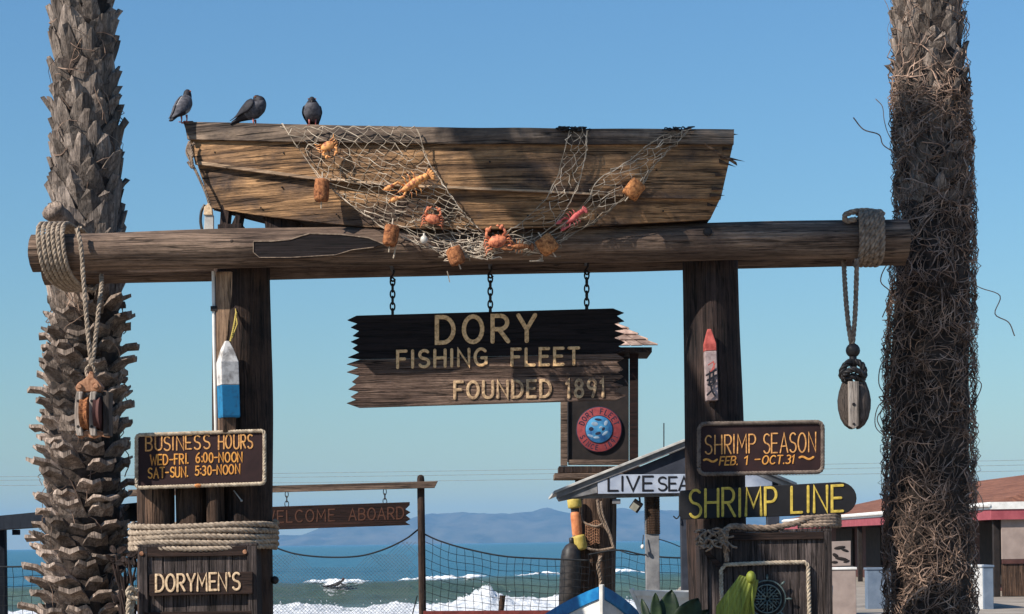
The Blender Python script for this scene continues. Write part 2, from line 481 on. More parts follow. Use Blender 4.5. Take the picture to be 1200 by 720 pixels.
m_p_beak = rough_mat('pigeon_beak', (0.10, 0.09, 0.085), (0.2, 0.18, 0.17), 28, 0.6, 0.0)
m_p_foot = rough_mat('pigeon_foot', (0.35, 0.10, 0.09), (0.45, 0.15, 0.13), 28, 0.6, 0.0)
m_eye = rough_mat('bird_eye', (0.25, 0.06, 0.01), (0.4, 0.12, 0.02), 28, 0.2, 0.0)
# ------------------------------------------------------------------ hand lettering: strokes on a board
def arc(cx, cy, rx, ry, a0, a1, n=10):
    return [(cx + rx * math.cos(R(a0 + (a1 - a0) * i / n)), cy + ry * math.sin(R(a0 + (a1 - a0) * i / n))) for i in range(n + 1)]
def _oval(w): return arc(w / 2, .5, w / 2, .5, 90, 450, 22)
G = {
 ' ': (.42, []),
 'A': (.62, [[(0, 0), (.31, 1), (.62, 0)], [(.11, .34), (.51, .34)]]),
 'B': (.54, [[(0, 0), (0, 1), (.26, 1)] + arc(.28, .765, .22, .235, 85, -90) + [(0, .53)], [(.28, .53)] + arc(.29, .265, .25, .265, 80, -90) + [(0, 0)]]),
 'C': (.60, [arc(.33, .5, .33, .5, 48, 312, 16)]),
 'D': (.58, [[(0, 0), (0, 1), (.2, 1)] + arc(.2, .5, .38, .5, 88, -88, 14) + [(0, 0)]]),
 'E': (.48, [[(.48, 1), (0, 1), (0, 0), (.48, 0)], [(0, .52), (.4, .52)]]),
 'F': (.46, [[(.46, 1), (0, 1), (0, 0)], [(0, .52), (.38, .52)]]),
 'G': (.62, [arc(.33, .5, .33, .5, 48, 300, 16) + [(.6, .12), (.6, .45), (.36, .45)]]),
 'H': (.56, [[(0, 0), (0, 1)], [(.56, 0), (.56, 1)], [(0, .52), (.56, .52)]]),
 'I': (.06, [[(.03, 0), (.03, 1)]]),
 'K': (.54, [[(0, 0), (0, 1)], [(.5, 1), (0, .45)], [(.16, .6), (.54, 0)]]),
 'L': (.46, [[(0, 1), (0, 0), (.46, 0)]]),
 'M': (.70, [[(0, 0), (.04, 1), (.35, .32), (.66, 1), (.70, 0)]]),
 'N': (.58, [[(0, 0), (0, 1), (.58, 0), (.58, 1)]]),
 'O': (.64, [_oval(.64)]),
 'P': (.50, [[(0, 0), (0, 1), (.24, 1)] + arc(.25, .74, .25, .26, 85, -90) + [(0, .48)]]),
 'R': (.54, [[(0, 0), (0, 1), (.26, 1)] + arc(.27, .74, .24, .26, 85, -90) + [(0, .48)], [(.22, .48), (.54, 0)]]),
 'S': (.52, [arc(.27, .755, .245, .245, 40, 268, 12) + arc(.26, .25, .26, .25, 80, -150, 12)]),
 'T': (.54, [[(0, 1), (.54, 1)], [(.27, 1), (.27, 0)]]),
 'U': (.56, [[(0, 1), (0, .3)] + arc(.28, .28, .28, .28, 180, 360, 12) + [(.56, 1)]]),
 'V': (.60, [[(0, 1), (.3, 0), (.6, 1)]]),
 'W': (.82, [[(0, 1), (.2, 0), (.41, .7), (.62, 0), (.82, 1)]]),
 'Y': (.58, [[(0, 1), (.29, .45), (.58, 1)], [(.29, .45), (.29, 0)]]),
 '0': (.50, [_oval(.50)]),
 '1': (.22, [[(0, .8), (.14, 1), (.14, 0)]]),
 '3': (.46, [arc(.2, .76, .24, .24, 130, -80, 10) + arc(.2, .26, .26, .26, 80, -135, 10)]),
 '5': (.48, [[(.46, 1), (.08, 1), (.04, .55)] + arc(.2, .31, .28, .31, 110, -140, 12)]),
 '6': (.48, [[(.4, 1)] + arc(.5, .35, .5, .62, 120, 180, 6) + arc(.24, .27, .24, .27, 180, 540, 14)]),
 '8': (.48, [arc(.24, .76, .2, .24, -90, 270, 14), arc(.24, .26, .24, .26, 90, 450, 14)]),
 '9': (.48, [arc(.24, .73, .24, .27, 0, 360, 14) + [(.46, .5), (.3, 0)]]),
 '-': (.36, [[(0, .48), (.36, .48)]]),
 '.': (.08, [[(.04, .0), (.04, .05)]]),
 ':': (.08, [[(.04, .12), (.04, .18)], [(.04, .58), (.04, .64)]]),
 "'": (.08, [[(.02, 1.0), (.08, .8)]]),
 '~': (.8, [[(.8 * i / 14, .5 + .16 * math.sin(-2 * PI * (i / 14) * 0.95 + 2.6)) for i in range(15)]]),
}
def strokes_of(text, gap=0.2):
    x, out = 0.0, []
    for ch in text:
        w, st = G[ch]
        for s in st: out.append([(px + x, py) for px, py in s])
        x += w + gap
    return out, x - gap
def ribbon(mb, pts, r, lift, closed):
    """pts: world points on the board's front plane (facing -Y); a raised rounded stroke"""
    p = [Vector(q) for q in pts]
    if closed: p = p[:-1]
    n = len(p)
    L, Rr = [], []
    for i in range(n):
        a = p[i - 1] if (closed or i) else p[i]
        c = p[(i + 1) % n] if (closed or i < n - 1) else p[i]
        d1 = (p[i] - a); d2 = (c - p[i])
        d1 = d1.normalized() if d1.length > 1e-9 else d2.normalized()
        d2 = d2.normalized() if d2.length > 1e-9 else d1
        t = (d1 + d2)
        t = t.normalized() if t.length > 1e-6 else d1
        nn = Vector((-t.z, 0, t.x))
        k = 1 / max(0.5, math.sqrt(max(0.0, (1 + d1.dot(d2)) / 2)))
        L.append(p[i] + nn * r * k); Rr.append(p[i] - nn * r * k)
    up = Vector((0, -lift, 0))
    vs, fs = [], []
    for i in range(n):
        vs += [L[i], L[i] + up * 0.75, p[i] + up, Rr[i] + up * 0.75, Rr[i]]
    for i in range(n if closed else n - 1):
        j = (i + 1) % n
        for k in range(4):
            fs.append((i * 5 + k, i * 5 + k + 1, j * 5 + k + 1, j * 5 + k))
    mb.add(vs, fs)
    if not closed:
        for i, s in ((0, -1), (n - 1, 1)):
            d = (p[1] - p[0]).normalized() * -1 if i == 0 else (p[-1] - p[-2]).normalized()
            nn = (L[i] - p[i]).normalized()
            arcp = [p[i] + nn * r * math.cos(PI * k / 6) + d * r * math.sin(PI * k / 6) for k in range(7)]
            vs = [p[i] + up] + [q + up * 0.75 for q in arcp] + arcp
            fs = [(0, k + 1, k + 2) for k in range(6)] + [(k + 1, k + 8, k + 9, k + 2) for k in range(6)]
            mb.add(vs, fs)
_lift = [0]
def write(mb, text, x0, y0, x1, y1, h, Y, r, lift=0.008, gap=0.2, slant=0.0, wob=0.0, h1=None):
    """text from pixel (x0,y0) to (x1,y1) along its baseline, h pixels tall, on plane Y"""
    st, W = strokes_of(text, gap)
    h1 = h1 or h
    for s in st:
        _lift[0] += 1
        closed = len(s) > 6 and abs(s[0][0] - s[-1][0]) + abs(s[0][1] - s[-1][1]) < 1e-6
        q = []
        jx, jy = rng.uniform(-wob, wob), rng.uniform(-wob, wob)
        for u, v in s:
            t = u / W
            hh = h + (h1 - h) * t
            px = x0 + (x1 - x0) * t + v * slant * hh
            py = y0 + (y1 - y0) * t - v * hh
            q.append(P(px + jx, py + jy, Y))
        ribbon(mb, q, M(r, Y), lift + (_lift[0] % 7) * 0.0003, closed)
    return mb

# ------------------------------------------------------------------ ground, sea, island, air
def ground_z(x, y):
    k = sm(5.0, 9.0, x)
    start = 38 + k * 55
    z = -max(0.0, y - start) * (0.045 + 0.05 * k)
    return max(z, -9.0)
g = MB()
xs = [-900, -400, -150, -60, -30, -15, -8, -4, 0, 2, 4, 5, 6, 7, 8, 9, 12, 20, 40, 80, 200, 500, 900]
ys = [-900, -300, -100, -30, -10, 0, 6, 10, 14, 18, 22, 26, 30, 34, 38, 42, 50, 60, 75, 90, 93, 100, 110, 130, 160, 200, 260, 340, 600, 1200]
vsg = [(x, y, ground_z(x, y)) for y in ys for x in xs]
nx = len(xs)
g.add(vsg, [(j * nx + i, j * nx + i + 1, (j + 1) * nx + i + 1, (j + 1) * nx + i) for j in range(len(ys) - 1) for i in range(nx - 1)])
m_ground = rough_mat('sandy_pavement', (0.20, 0.17, 0.14), (0.34, 0.29, 0.24), 1.2, 0.9, 0.3, 0.02)
g.build('ground', m_ground, kind='structure')

SEA = -2.8
BR = 150.0
def crest_line(x): return BR + 3.0 * math.sin(x * 0.07 + 1.0) + 1.5 * math.sin(x * 0.23)
def sea_z(x, y):
    d = y - crest_line(x)
    amp = 1.62 + 0.22 * math.sin(x * 0.11 + 0.4) + 0.12 * nz(x * 0.3, 4.0)
    amp *= 1 - 0.25 * sm(18, 40, abs(x + 8))
    h = amp * math.exp(-(d / (8.0 if d > 0 else 3.6)) ** 2)
    d2 = y - (215 + 5 * math.sin(x * 0.03))
    h += 0.55 * math.exp(-(d2 / 9.0) ** 2)
    d3 = y - (310 + 9 * math.sin(x * 0.02 + 2))
    h += 0.6 * math.exp(-(d3 / 14.0) ** 2)
    fade = 1 - sm(400, 1500, y)
    fall = 1 - sm(126, 140, y)
    h += fade * (0.13 * nz(x * 0.20, y * 0.35, 3) + 0.07 * nz(x * 0.6, y * 1.1, 7))
    if y < 700: h += 0.030 * nz(x * 2.2, y * 2.6, 1.5)
    return SEA + h
s = MB()
rows = []
y = 92.0
while y < 26000:
    rows.append(y)
    y += 0.34 if 138 < y < 160 else (0.6 if y < 240 else (y * 0.005 if y < 1200 else y * 0.06))
ncol = 300
vsS = []
for y in rows:
    for i in range(ncol):
        x = (-0.42 + 0.84 * i / (ncol - 1)) * y
        vsS.append((x, y, sea_z(x, y) if y < 1500 else SEA))
s.add(vsS, [(j * ncol + i, j * ncol + i + 1, (j + 1) * ncol + i + 1, (j + 1) * ncol + i) for j in range(len(rows) - 1) for i in range(ncol - 1)])
def sea_mat():
    m, N, L, b = newmat('sea_water')
    tc = N.new('ShaderNodeTexCoord')
    sx = N.new('ShaderNodeSeparateXYZ'); L.new(tc.outputs['Object'], sx.inputs[0])
    mr = N.new('ShaderNodeMapRange'); mr.interpolation_type = 'SMOOTHSTEP'
    mr.inputs['From Min'].default_value = 149; mr.inputs['From Max'].default_value = 157
    L.new(sx.outputs['Y'], mr.inputs[0])
    n0 = noisen(N, L, objvec(N, L, (0.05, 0.16, 0.2), False), 1.0, 6, 0.6, 0.5)
    r0 = ramp(N, [(0.3, (0.010, 0.075, 0.125)), (0.7, (0.022, 0.125, 0.185))]); L.new(n0, r0.inputs[0])
    r1 = ramp(N, [(0.3, (0.045, 0.078, 0.062)), (0.7, (0.085, 0.125, 0.098))]); L.new(n0, r1.inputs[0])
    c = mixc(N, L, 'MIX', mr.outputs[0], r1.outputs[0], r0.outputs[0])
    L.new(c, b.inputs['Base Color'])
    b.inputs['Roughness'].default_value = 0.28
    b.inputs['IOR'].default_value = 1.33
    b.inputs['Specular IOR Level'].default_value = 0.4
    n1 = noisen(N, L, objvec(N, L, (0.35, 0.7, 0.5), False), 1.0, 8, 0.62, 0.4)
    bumpn(N, L, b, n1, 0.9, 0.6)
    return m
s.build('sea', sea_mat(), smooth='all', kind='structure')

# foam: the broken wave in front and white crests on the breaker
m_foam = rough_mat('sea_foam', (0.42, 0.46, 0.50), (0.80, 0.80, 0.80), 1.6, 0.95, 1.0, 0.35, spec=0.1, detail=10, lo=.3, hi=.6)
fo = MB()
fx = [-60, 5, 60, 150, 320, 350, 380, 410, 430, 470, 500, 530, 550, 562, 574, 584, 600, 640, 660, 700, 735, 760, 800, 1000, 1260]
fy = [716, 717, 717, 714, 709, 707, 709, 713, 712, 706, 709, 706, 698, 692, 687, 695, 700, 702, 697, 702, 703, 706, 705, 708, 708]
FY = 131.0
nxf, nyf = 520, 44
def foam_pt(u, v):
    px = -60 + 1320 * u
    base = P(px, interp(px, fx, fy), FY)
    yy = FY + 2.2 - 24 * v
    x = base.x
    Hh = base.z - SEA
    prof = math.exp(-((yy - FY) / (1.3 if yy > FY else 9.0)) ** 2) if yy > FY else 0.35 + 0.65 * math.exp(-((yy - FY) / 6.0) ** 2)
    rough = 0.26 * nz(x * 0.55, yy * 0.6, 1) + 0.26 * nz(x * 1.7, yy * 1.7, 5) + 0.26 * nz(x * 4.5, yy * 4, 9)
    return Vector((x, yy + 0.5 * nz(x, 2.0, 3), SEA + max(0.02, Hh * prof + rough * (0.35 + 0.65 * prof) * min(1.0, 0.4 + Hh * 0.5))))
fo.grid(foam_pt, nxf, nyf)
for k in range(110):
    px = rng.uniform(320, 800)
    top = interp(px, fx, fy)
    p = P(px, top + rng.uniform(-5, 2) - (4 * rng.random() ** 3 if 540 < px < 600 else 0), FY - rng.uniform(-0.5, 1.5))
    fo.ellipsoid(p, [rng.uniform(0.02, 0.06) for _ in range(3)], None, 5, 3)
fo.build('surf_foam', m_foam, smooth='all', kind='stuff')
def foam_mat():
    m, N, L, b = newmat('breaker_foam')
    at = N.new('ShaderNodeAttribute'); at.attribute_name = 'foam_cover'
    n = noisen(N, L, objvec(N, L, (1, 1, 1), False), 2.6, 8, 0.7, 0.6)
    ad = N.new('ShaderNodeMath'); ad.operation = 'MULTIPLY_ADD'
    L.new(n, ad.inputs[0]); ad.inputs[1].default_value = 1.3; L.new(at.outputs['Fac'], ad.inputs[2])
    r = ramp(N, [(0.62, (0, 0, 0)), (1.0, (1, 1, 1))]); 
    mr = N.new('ShaderNodeMapRange'); mr.inputs['From Min'].default_value = 0.72; mr.inputs['From Max'].default_value = 1.25
    L.new(ad.outputs[0], mr.inputs[0])
    L.new(mr.outputs[0], b.inputs['Alpha'])
    b.inputs['Base Color'].default_value = (0.80, 0.81, 0.82, 1)
    b.inputs['Roughness'].default_value = 0.95
    bumpn(N, L, b, n, 0.7, 0.15)
    return m
def crest_foam(x0, x1, x2, x3, low, seed):
    """white water on the breaker between px x0..x3, densest x1..x2, low = metres down the face"""
    n, k = 150, 46
    X0, X1 = (x0 - 600) / F * BR, (x3 - 600) / F * BR
    cf = MB(); dn = []
    verts = []
    for j in range(k):
        for i in range(n):
            x = X0 + (X1 - X0) * i / (n - 1)
            px = x0 + (x3 - x0) * i / (n - 1)
            yy = crest_line(x) + 1.8 - (low + 1.8) * j / (k - 1)
            t = j / (k - 1)
            cx_ = (x1 + x2) / 2
            hw = (cx_ - x0) if px < cx_ else (x3 - cx_)
            tt = max(0.0, t - 0.22 * 3 / (low + 1.8)) * 1.25
            m = max(0.0, 1 - (abs(px - cx_) / hw) ** 1.5)
            edge = min(1, j / 4, (k - 1 - j) / 5, i / 6, (n - 1 - i) / 6)
            d = 1.12 - (abs(px - cx_) / hw) ** 1.3 - tt * (1.15 + .9 * abs(px - cx_) / hw) + 0.45 * nz(x * .9 + seed, yy * 1.0, seed) + .3 * nz(x * 2.6, yy * 2.6, seed + 3)
            verts.append(Vector((x, yy, sea_z(x, yy) + 0.04 + max(0, d) * 0.22 + 0.12 * nz(x * 2.5, yy * 2.5, seed + 5) * m)))
            dn.append(d * edge - .6 * (1 - edge))
    cf.add(verts, [(j * n + i, j * n + i + 1, (j + 1) * n + i + 1, (j + 1) * n + i) for j in range(k - 1) for i in range(n - 1)])
    o = cf.build('breaker_foam', m_bfoam, smooth='all', kind='stuff')
    att = o.data.attributes.new('foam_cover', 'FLOAT', 'POINT')
    att.data.foreach_set('value', dn)
m_bfoam = foam_mat()
crest_foam(345, 380, 408, 440, 4.6, 1.0)
crest_foam(460, 488, 520, 560, 1.2, 9.0)
crest_foam(532, 545, 552, 570, 1.0, 15.0)
crest_foam(600, 630, 650, 672, 0.9, 21.0)
crest_foam(706, 728, 744, 766, 1.0, 31.0)

# far island
isl = MB()
IY = 20000.0
ipx = [322, 345, 370, 400, 440, 480, 520, 545, 575, 600, 640, 680, 720, 760, 800, 850, 900, 960, 1040, 1120, 1200, 1300]
ipy = [634, 628, 622, 615, 611, 606, 604, 602, 601, 602, 600, 601, 599, 600, 598, 600, 603, 604, 610, 616, 624, 634]
def isl_pt(u, v):
    px = 322 + 978 * u
    t = P(px, interp(px, ipx, ipy) + 1.6 * nz(px * 0.06, 3) + .8 * nz(px * .2, 8), IY)
    hh = max(t.z - SEA, 5)
    k = math.sin(PI * min(v * 1.0, 1.0)) ** 0.8 if 0 < v < 1 else 0
    return Vector((t.x, IY - 1500 + 3000 * v, SEA - 5 + (hh + 5) * k + 85 * k * nz(t.x * 0.003, v * 5, 2)))
isl.grid(isl_pt, 160, 15)
m_isl = rough_mat('island_scrub', (0.05, 0.05, 0.03), (0.14, 0.12, 0.08), 0.004, 0.95, 0.0)
isl.build('island_hills', m_isl, smooth='all', kind='structure')
hz = MB()
hz.box((0, 12000, 230), (26000, 25000, 482))
hm = bpy.data.materials.new('haze_air'); hm.use_nodes = True
for n in list(hm.node_tree.nodes):
    if n.type == 'BSDF_PRINCIPLED': hm.node_tree.nodes.remove(n)
pv = hm.node_tree.nodes.new('ShaderNodeVolumePrincipled')
pv.inputs['Color'].default_value = (0.22, 0.55, 0.98, 1)
pv.inputs['Density'].default_value = 0.00004
pv.inputs['Anisotropy'].default_value = -0.05
out = [n for n in hm.node_tree.nodes if n.type == 'OUTPUT_MATERIAL'][0]
hm.node_tree.links.new(pv.outputs[0], out.inputs['Volume'])
hz.build('haze', hm, kind='stuff')

# ------------------------------------------------------------------ palms
def fan_crown(c, n, rad, seed):
    r_ = random.Random(seed)
    mb = MB()
    for k in range(n):
        az = k * 2.399963 + r_.uniform(-.2, .2)
        el = R(r_.uniform(-50, 75))
        d = Vector((math.cos(az) * math.cos(el), math.sin(az) * math.cos(el), math.sin(el)))
        Lp = rad * r_.uniform(0.5, 0.62)
        p1 = c + d * Lp + Vector((0, 0, -0.12 * Lp))
        mb.tube([c, c + d * Lp * 0.5 + Vector((0, 0, 0.03)), p1], [0.03, 0.022, 0.015], 5)
        side = d.cross(Vector((0, 0, 1))).normalized()
        up = side.cross(d).normalized()
        nb = 22
        for b in range(nb):
            a = R(-125 + 250 * b / (nb - 1))
            bd = (d * math.cos(a) + side * math.sin(a)).normalized()
            Lb = rad * 0.45 * r_.uniform(0.85, 1.1)
            q = bd.cross(up).normalized() * 0.035
            drop = Vector((0, 0, -Lb * r_.uniform(0.2, 0.45)))
            mid = p1 + bd * Lb * 0.55 + up * 0.03
            tip = p1 + bd * Lb + drop
            mb.add([p1 + q * .3, p1 - q * .3, mid + q, mid - q, tip], [(0, 1, 3, 2), (2, 3, 4)])
    return mb

def trunk_mesh(path, radii, seed):
    mb = MB()
    n = 28
    pts = smooth_path(path, 10)
    rr = [interp(i, np.linspace(0, len(pts) - 1, len(radii)), radii) for i in range(len(pts))]
    k = len(pts)
    vs, fs = [], []
    for i in range(k):
        for j in range(n):
            a = 2 * PI * j / n
            rad = rr[i] * (1 + 0.05 * nz(math.cos(a) * 2, math.sin(a) * 2, pts[i].z * 2 + seed))
            vs.append(pts[i] + Vector((math.cos(a) * rad, math.sin(a) * rad, 0)))
    for i in range(k - 1):
        for j in range(n):
            j2 = (j + 1) % n
            fs.append((i * n + j, i * n + j2, (i + 1) * n + j2, (i + 1) * n + j))
    mb.add(vs, fs)
    return mb, pts, rr

def at_height(pts, rr, z):
    zs = [p.z for p in pts]
    return Vector((interp(z, zs, [p.x for p in pts]), interp(z, zs, [p.y for p in pts]), z)), interp(z, zs, rr)

def boots(pts, rr, z0, z1, z_switch, seed, rows_dz=0.128, per=9, rscale=1.0):
    """old leaf bases: short cut stubs standing out low down, long pointed overlapping ones higher up"""
    r_ = random.Random(seed)
    mb = MB()
    z, row = z0, 0
    while z < z1:
        stub = 1 - sm(z_switch - 0.25, z_switch + 0.25, z)
        pr = per if stub > .5 else per + 2
        for j in range(pr):
            az = 2 * PI * (j + 0.5 * (row % 2) + r_.uniform(-.18, .18)) / pr + row * 0.13
            zz = z + r_.uniform(-.04, .04)
            if r_.random() < 0.05: continue
            c, rad = at_height(pts, rr, zz)
            o = Vector((math.cos(az), math.sin(az), 0)); t = Vector((-o.y, o.x, 0)); up = Vector((0, 0, 1))
            W = 2 * PI * rad / pr * r_.uniform(0.85, 1.2)
            tw = r_.uniform(-.25, .25)
            is_stub = stub > r_.random()
            if is_stub:
                out_ = r_.uniform(-0.01, 0.06) + 0.14 * r_.random() ** 2.5 + 0.03 * (1 - sm(2.2, 3.6, zz)); h = r_.uniform(-0.03, 0.05)
                sec = [(-0.05, -0.13, 1.02, .05), (0.02, -0.055, 1.0, .055), (0.035 + out_ * .4, -0.01 + h * .4, 0.82, .048), (out_ + .05, .0 + h, 0.66 * r_.uniform(.55, 1.25), r_.uniform(.018, .04))]
            else:
                out_ = r_.uniform(0.03, 0.075); h = r_.uniform(0.10, 0.27)
                if r_.random() < 0.16: out_ += r_.uniform(.02, .06)
                sec = [(-0.03, -0.12, 1.25, .035), (0.015, 0.0, 1.2, .03), (0.022 + out_ * .45, h * .55, 0.88, .022), (out_ + .02, h, r_.uniform(.10, .7), .010)]
            vs, fs = [], []
            for i, (ro, dz, wk, th) in enumerate(sec):
                ctr = c + o * (rad * rscale + ro) + up * dz + t * tw * max(0, dz)
                hw = W * wk / 2
                rag = [r_.uniform(-.02, .035) if i == 3 else 0 for _ in range(3)]
                # crescent section: edges bend back towards the trunk, three verts on the outside, three inside
                kk_ = (0, .25, .75, 1)[i] if is_stub else 0
                inn = up * kk_ - o * (1 - kk_)          # towards the trunk at the root, upwards where the stub stands out
                jg = (o if is_stub else up)
                vs += [ctr - t * hw + inn * .028 + jg * rag[0], ctr - inn * .014 + jg * rag[1], ctr + t * hw + inn * .028 + jg * rag[2],
                       ctr + t * hw * .9 + inn * (.028 + th) + jg * rag[2], ctr + inn * th + jg * rag[1], ctr - t * hw * .9 + inn * (.028 + th) + jg * rag[0]]
            for i in range(3):
                for q in range(6):
                    q2 = (q + 1) % 6
                    fs.append((i * 6 + q, i * 6 + q2, (i + 1) * 6 + q2, (i + 1) * 6 + q))
            fs.append((18, 19, 22, 23)); fs.append((19, 20, 21, 22))
            mb.add(vs, fs)
        z += rows_dz * r_.uniform(.92, 1.08); row += 1
    return mb

def fibres(pts, rr, z0, z1, n, seed, loose=0.0):
    r_ = random.Random(seed)
    mb = MB()
    for k in range(n):
        z = r_.uniform(z0, z1)
        az = r_.uniform(0, 2 * PI)
        L = r_.uniform(0.12, 0.42)
        steps = r_.randint(6, 9)
        ang = r_.uniform(0, 2 * PI) if r_.random() < 0.38 else r_.choice((PI / 2, -PI / 2)) + r_.uniform(-.5, .5)
        lift = r_.uniform(0.0, 0.05)
        curl = r_.uniform(-1.0, 1.0) * r_.choice((.25, .5, 1))
        pth = []
        for i in range(steps):
            c, rad = at_height(pts, rr, z)
            bulge = lift + 0.05 * math.sin(PI * i / (steps - 1)) * r_.uniform(.4, 1.1)
            if loose and r_.random() < loose: bulge += 0.05 * i / steps
            pth.append(c + Vector((math.cos(az), math.sin(az), 0)) * (rad + bulge))
            st = L / (steps - 1)
            ang += curl * .5 + r_.uniform(-.4, .4)
            az += math.cos(ang) * st / rad
            z += math.sin(ang) * st
        r0 = r_.uniform(0.0022, 0.0065)
        mb.tube(pth, [r0] * (steps - 1) + [r0 * .5], 3, cap=False)
    return mb

PY = 19.6
# left palm, with its old leaf bases
lp = [P(94, 840, PY), P(96, 720, PY), P(98, 560, PY), P(100, 400, PY), P(102, 250, PY), P(98, 0, PY), P(96, -300, PY), P(96, -700, PY)]
lp[0].z = -0.05
trad = [M(42, PY)] * 3 + [M(38, PY), M(36, PY), M(32, PY), M(30, PY), M(26, PY)]
base = Vector((lp[0].x, PY, 0))
palm = thing('palm_tree', 'palm trunk shaggy with cut leaf stubs, behind the roped left beam end', 'palm tree', base)
tm, tp, tr = trunk_mesh(lp, trad, 1)
tm.build('trunk', m_palm, palm, smooth='all')
boots(tp, tr, 0.2, 4.1, 4.05, 11, 0.15, 8).build('leaf_bases', m_boot, palm)
boots(tp, tr, 4.12, tp[-1].z - 0.2, 4.05, 12, 0.135, 7).build('leaf_bases', m_boot_upper, palm)
fibres(tp, tr, 0.3, 8.5, 260, 3).build('bark_fibres', m_fibre, palm, kind='stuff')
fan_crown(tp[-1] + Vector((0, 0, 0.1)), 46, 2.3, 5).build('crown', m_frond, palm)
mb = MB(); mb.tube(smooth_path([P(84, 268, 19.35), P(74, 258, 19.1), P(62, 247, 18.95), P(60, 244, 18.93)], 4), [.07, .08, .09, .10, .105, .105, .10, .11, .115, .115, .10, .07, .03], 10); mb.build('cut_frond', m_boot, palm, smooth='all')

# right palm, wrapped in hanging root fibres
rp = [P(1092, 840, PY), P(1091, 720, PY), P(1089, 560, PY), P(1090, 400, PY), P(1095, 250, PY), P(1086, 0, PY), P(1082, -300, PY), P(1080, -740, PY)]
rp[0].z = -0.05
rrad = [M(47, PY), M(46, PY), M(46, PY), M(45, PY), M(39, PY), M(37, PY), M(34, PY), M(29, PY)]
base = Vector((rp[0].x, PY, 0))
palm2 = thing('palm_tree', 'palm trunk matted with curly brown root fibres, at the right beam end', 'palm tree', base)
tm, tp, tr = trunk_mesh(rp, rrad, 6)
tm.build('trunk', m_palm, palm2, smooth='all')
boots(tp, tr, 5.0, tp[-1].z - 0.2, 3.0, 23, 0.16, 9, 0.93).build('leaf_bases', m_boot_upper, palm2)
fb = fibres(tp, tr, 0.5, 6.3, 5000, 8, 0.12)
f2 = fibres(tp, tr, 5.6, 7.6, 330, 9, 0.05)
fb.add(f2.v, f2.f)
def wisp(pxs, Y, r):
    fb.tube(smooth_path([P(a, b, Y) for a, b in pxs], 5), r, 4, cap=False)
wisp([(1050, 180), (1035, 170), (1030, 158), (1012, 152), (1000, 138)], PY - .1, .007)
wisp([(1049, 172), (1040, 155), (1036, 140), (1034, 125), (1026, 116)], PY - .1, .005)
wisp([(1134, 330), (1150, 338), (1172, 347), (1166, 368), (1182, 378), (1189, 394)], PY - .1, .006)
wisp([(1136, 210), (1141, 222), (1136, 236), (1143, 240)], PY, .005)
wisp([(1058, 300), (1040, 310), (1032, 330), (1044, 345), (1034, 372)], PY - .2, .007)
wisp([(1052, 420), (1034, 425), (1030, 450), (1040, 470), (1028, 490), (1036, 508)], PY - .2, .007)
wisp([(1050, 465), (1030, 475), (1026, 500), (1042, 515)], PY - .25, .006)
wisp([(1134, 440), (1150, 450), (1143, 470), (1136, 480)], PY - .2, .006)
wisp([(1134, 570), (1148, 580), (1152, 598), (1138, 602)], PY - .2, .006)
fb.build('root_fibres', m_fibre, palm2, kind='stuff')
fan_crown(tp[-1] + Vector((0, 0, 0.1)), 46, 2.3, 6).build('crown', m_frond, palm2)

# two unseen palms added for their shade on the right half of the gate
for lab, sp, rad_, cr_, sd_ in (
    ('tall leaning palm added out of view on the left, its crown shading the right palm trunk', [(-5.0, 10.6, -0.05), (-5.05, 10.6, 6), (-5.2, 10.9, 10.5), (-5.5, 11.8, 13), (-5.7, 12.6, 14.0)], [.36, .33, .30, .27, .24], 2.0, 15),
    ('shorter leaning palm added out of view on the left, its crown shading the boat', [(-6.3, 10.6, -0.05), (-6.3, 10.7, 5), (-6.2, 11.3, 8.5), (-5.9, 13.3, 10.8), (-5.6, 15.1, 11.7)], [.34, .31, .28, .25, .22], 1.85, 25)):
    sp = [Vector(v) for v in sp]
    shade_palm = thing('palm_tree', lab, 'palm tree', (sp[0].x, sp[0].y, 0))
    tm, tp, tr = trunk_mesh(sp, rad_, 12)
    tm.build('trunk', m_palm, shade_palm, smooth='all')
    fan_crown(sp[-1] + Vector((0, 0, .1)), 60, cr_, sd_).build('crown', m_frond, shade_palm)
# ------------------------------------------------------------------ gate: two posts, two beams
def log_mesh(pts, radii, seed, n=26, rough=0.05, cap=True, square=0.0, step=0.12):
    """a round timber with an uneven surface"""
    mb = MB()
    q = resample(pts, step)
    k = len(q)
    fr = mb.frames(q)
    vs, fs = [], []
    for i in range(k):
        rad = interp(i, np.linspace(0, k - 1, len(radii)), radii)
        _, u, w = fr[i]
        for j in range(n):
            a = 2 * PI * j / n
            ca, sa = math.cos(a), math.sin(a)
            rr = rad * (1 + rough * nz(ca * 1.6 + seed, sa * 1.6, i * step * 0.8) + rough * .6 * nz(ca * 5, sa * 5 + seed, i * step * 0.25))
            if square: rr *= 1 + square * (1 / max(abs(ca), abs(sa)) - 1.15)
            vs.append(q[i] + (u * ca + w * sa) * rr)
    for i in range(k - 1):
        for j in range(n):
            j2 = (j + 1) % n
            fs.append((i * n + j, i * n + j2, (i + 1) * n + j2, (i + 1) * n + j))
    mb.add(vs, fs)
    mb.mi = 1
    mb.add([vs[j] for j in range(n)], [tuple(range(n - 1, -1, -1))])
    mb.add([vs[(k - 1) * n + j] for j in range(n)], [tuple(range(n))])
    mb.mi = 0
    return mb
FBY, PTY, RBY = 18.0, 18.42, 18.84
fb_l, fb_m, fb_r = P(38, 297, FBY), P(300, 290.5, FBY), P(1063, 280.5, FBY)
beam = thing('gate_beam', 'front crossbeam, a grey-brown log carrying the old wooden boat', 'beam', fb_m)
log_mesh([fb_l, fb_m, fb_r], [M(21, FBY), M(22, FBY), M(21.5, FBY), M(22.5, FBY)], 2, square=0.25, rough=.09).build('log', [m_beam, m_beam_end], beam, smooth=True)
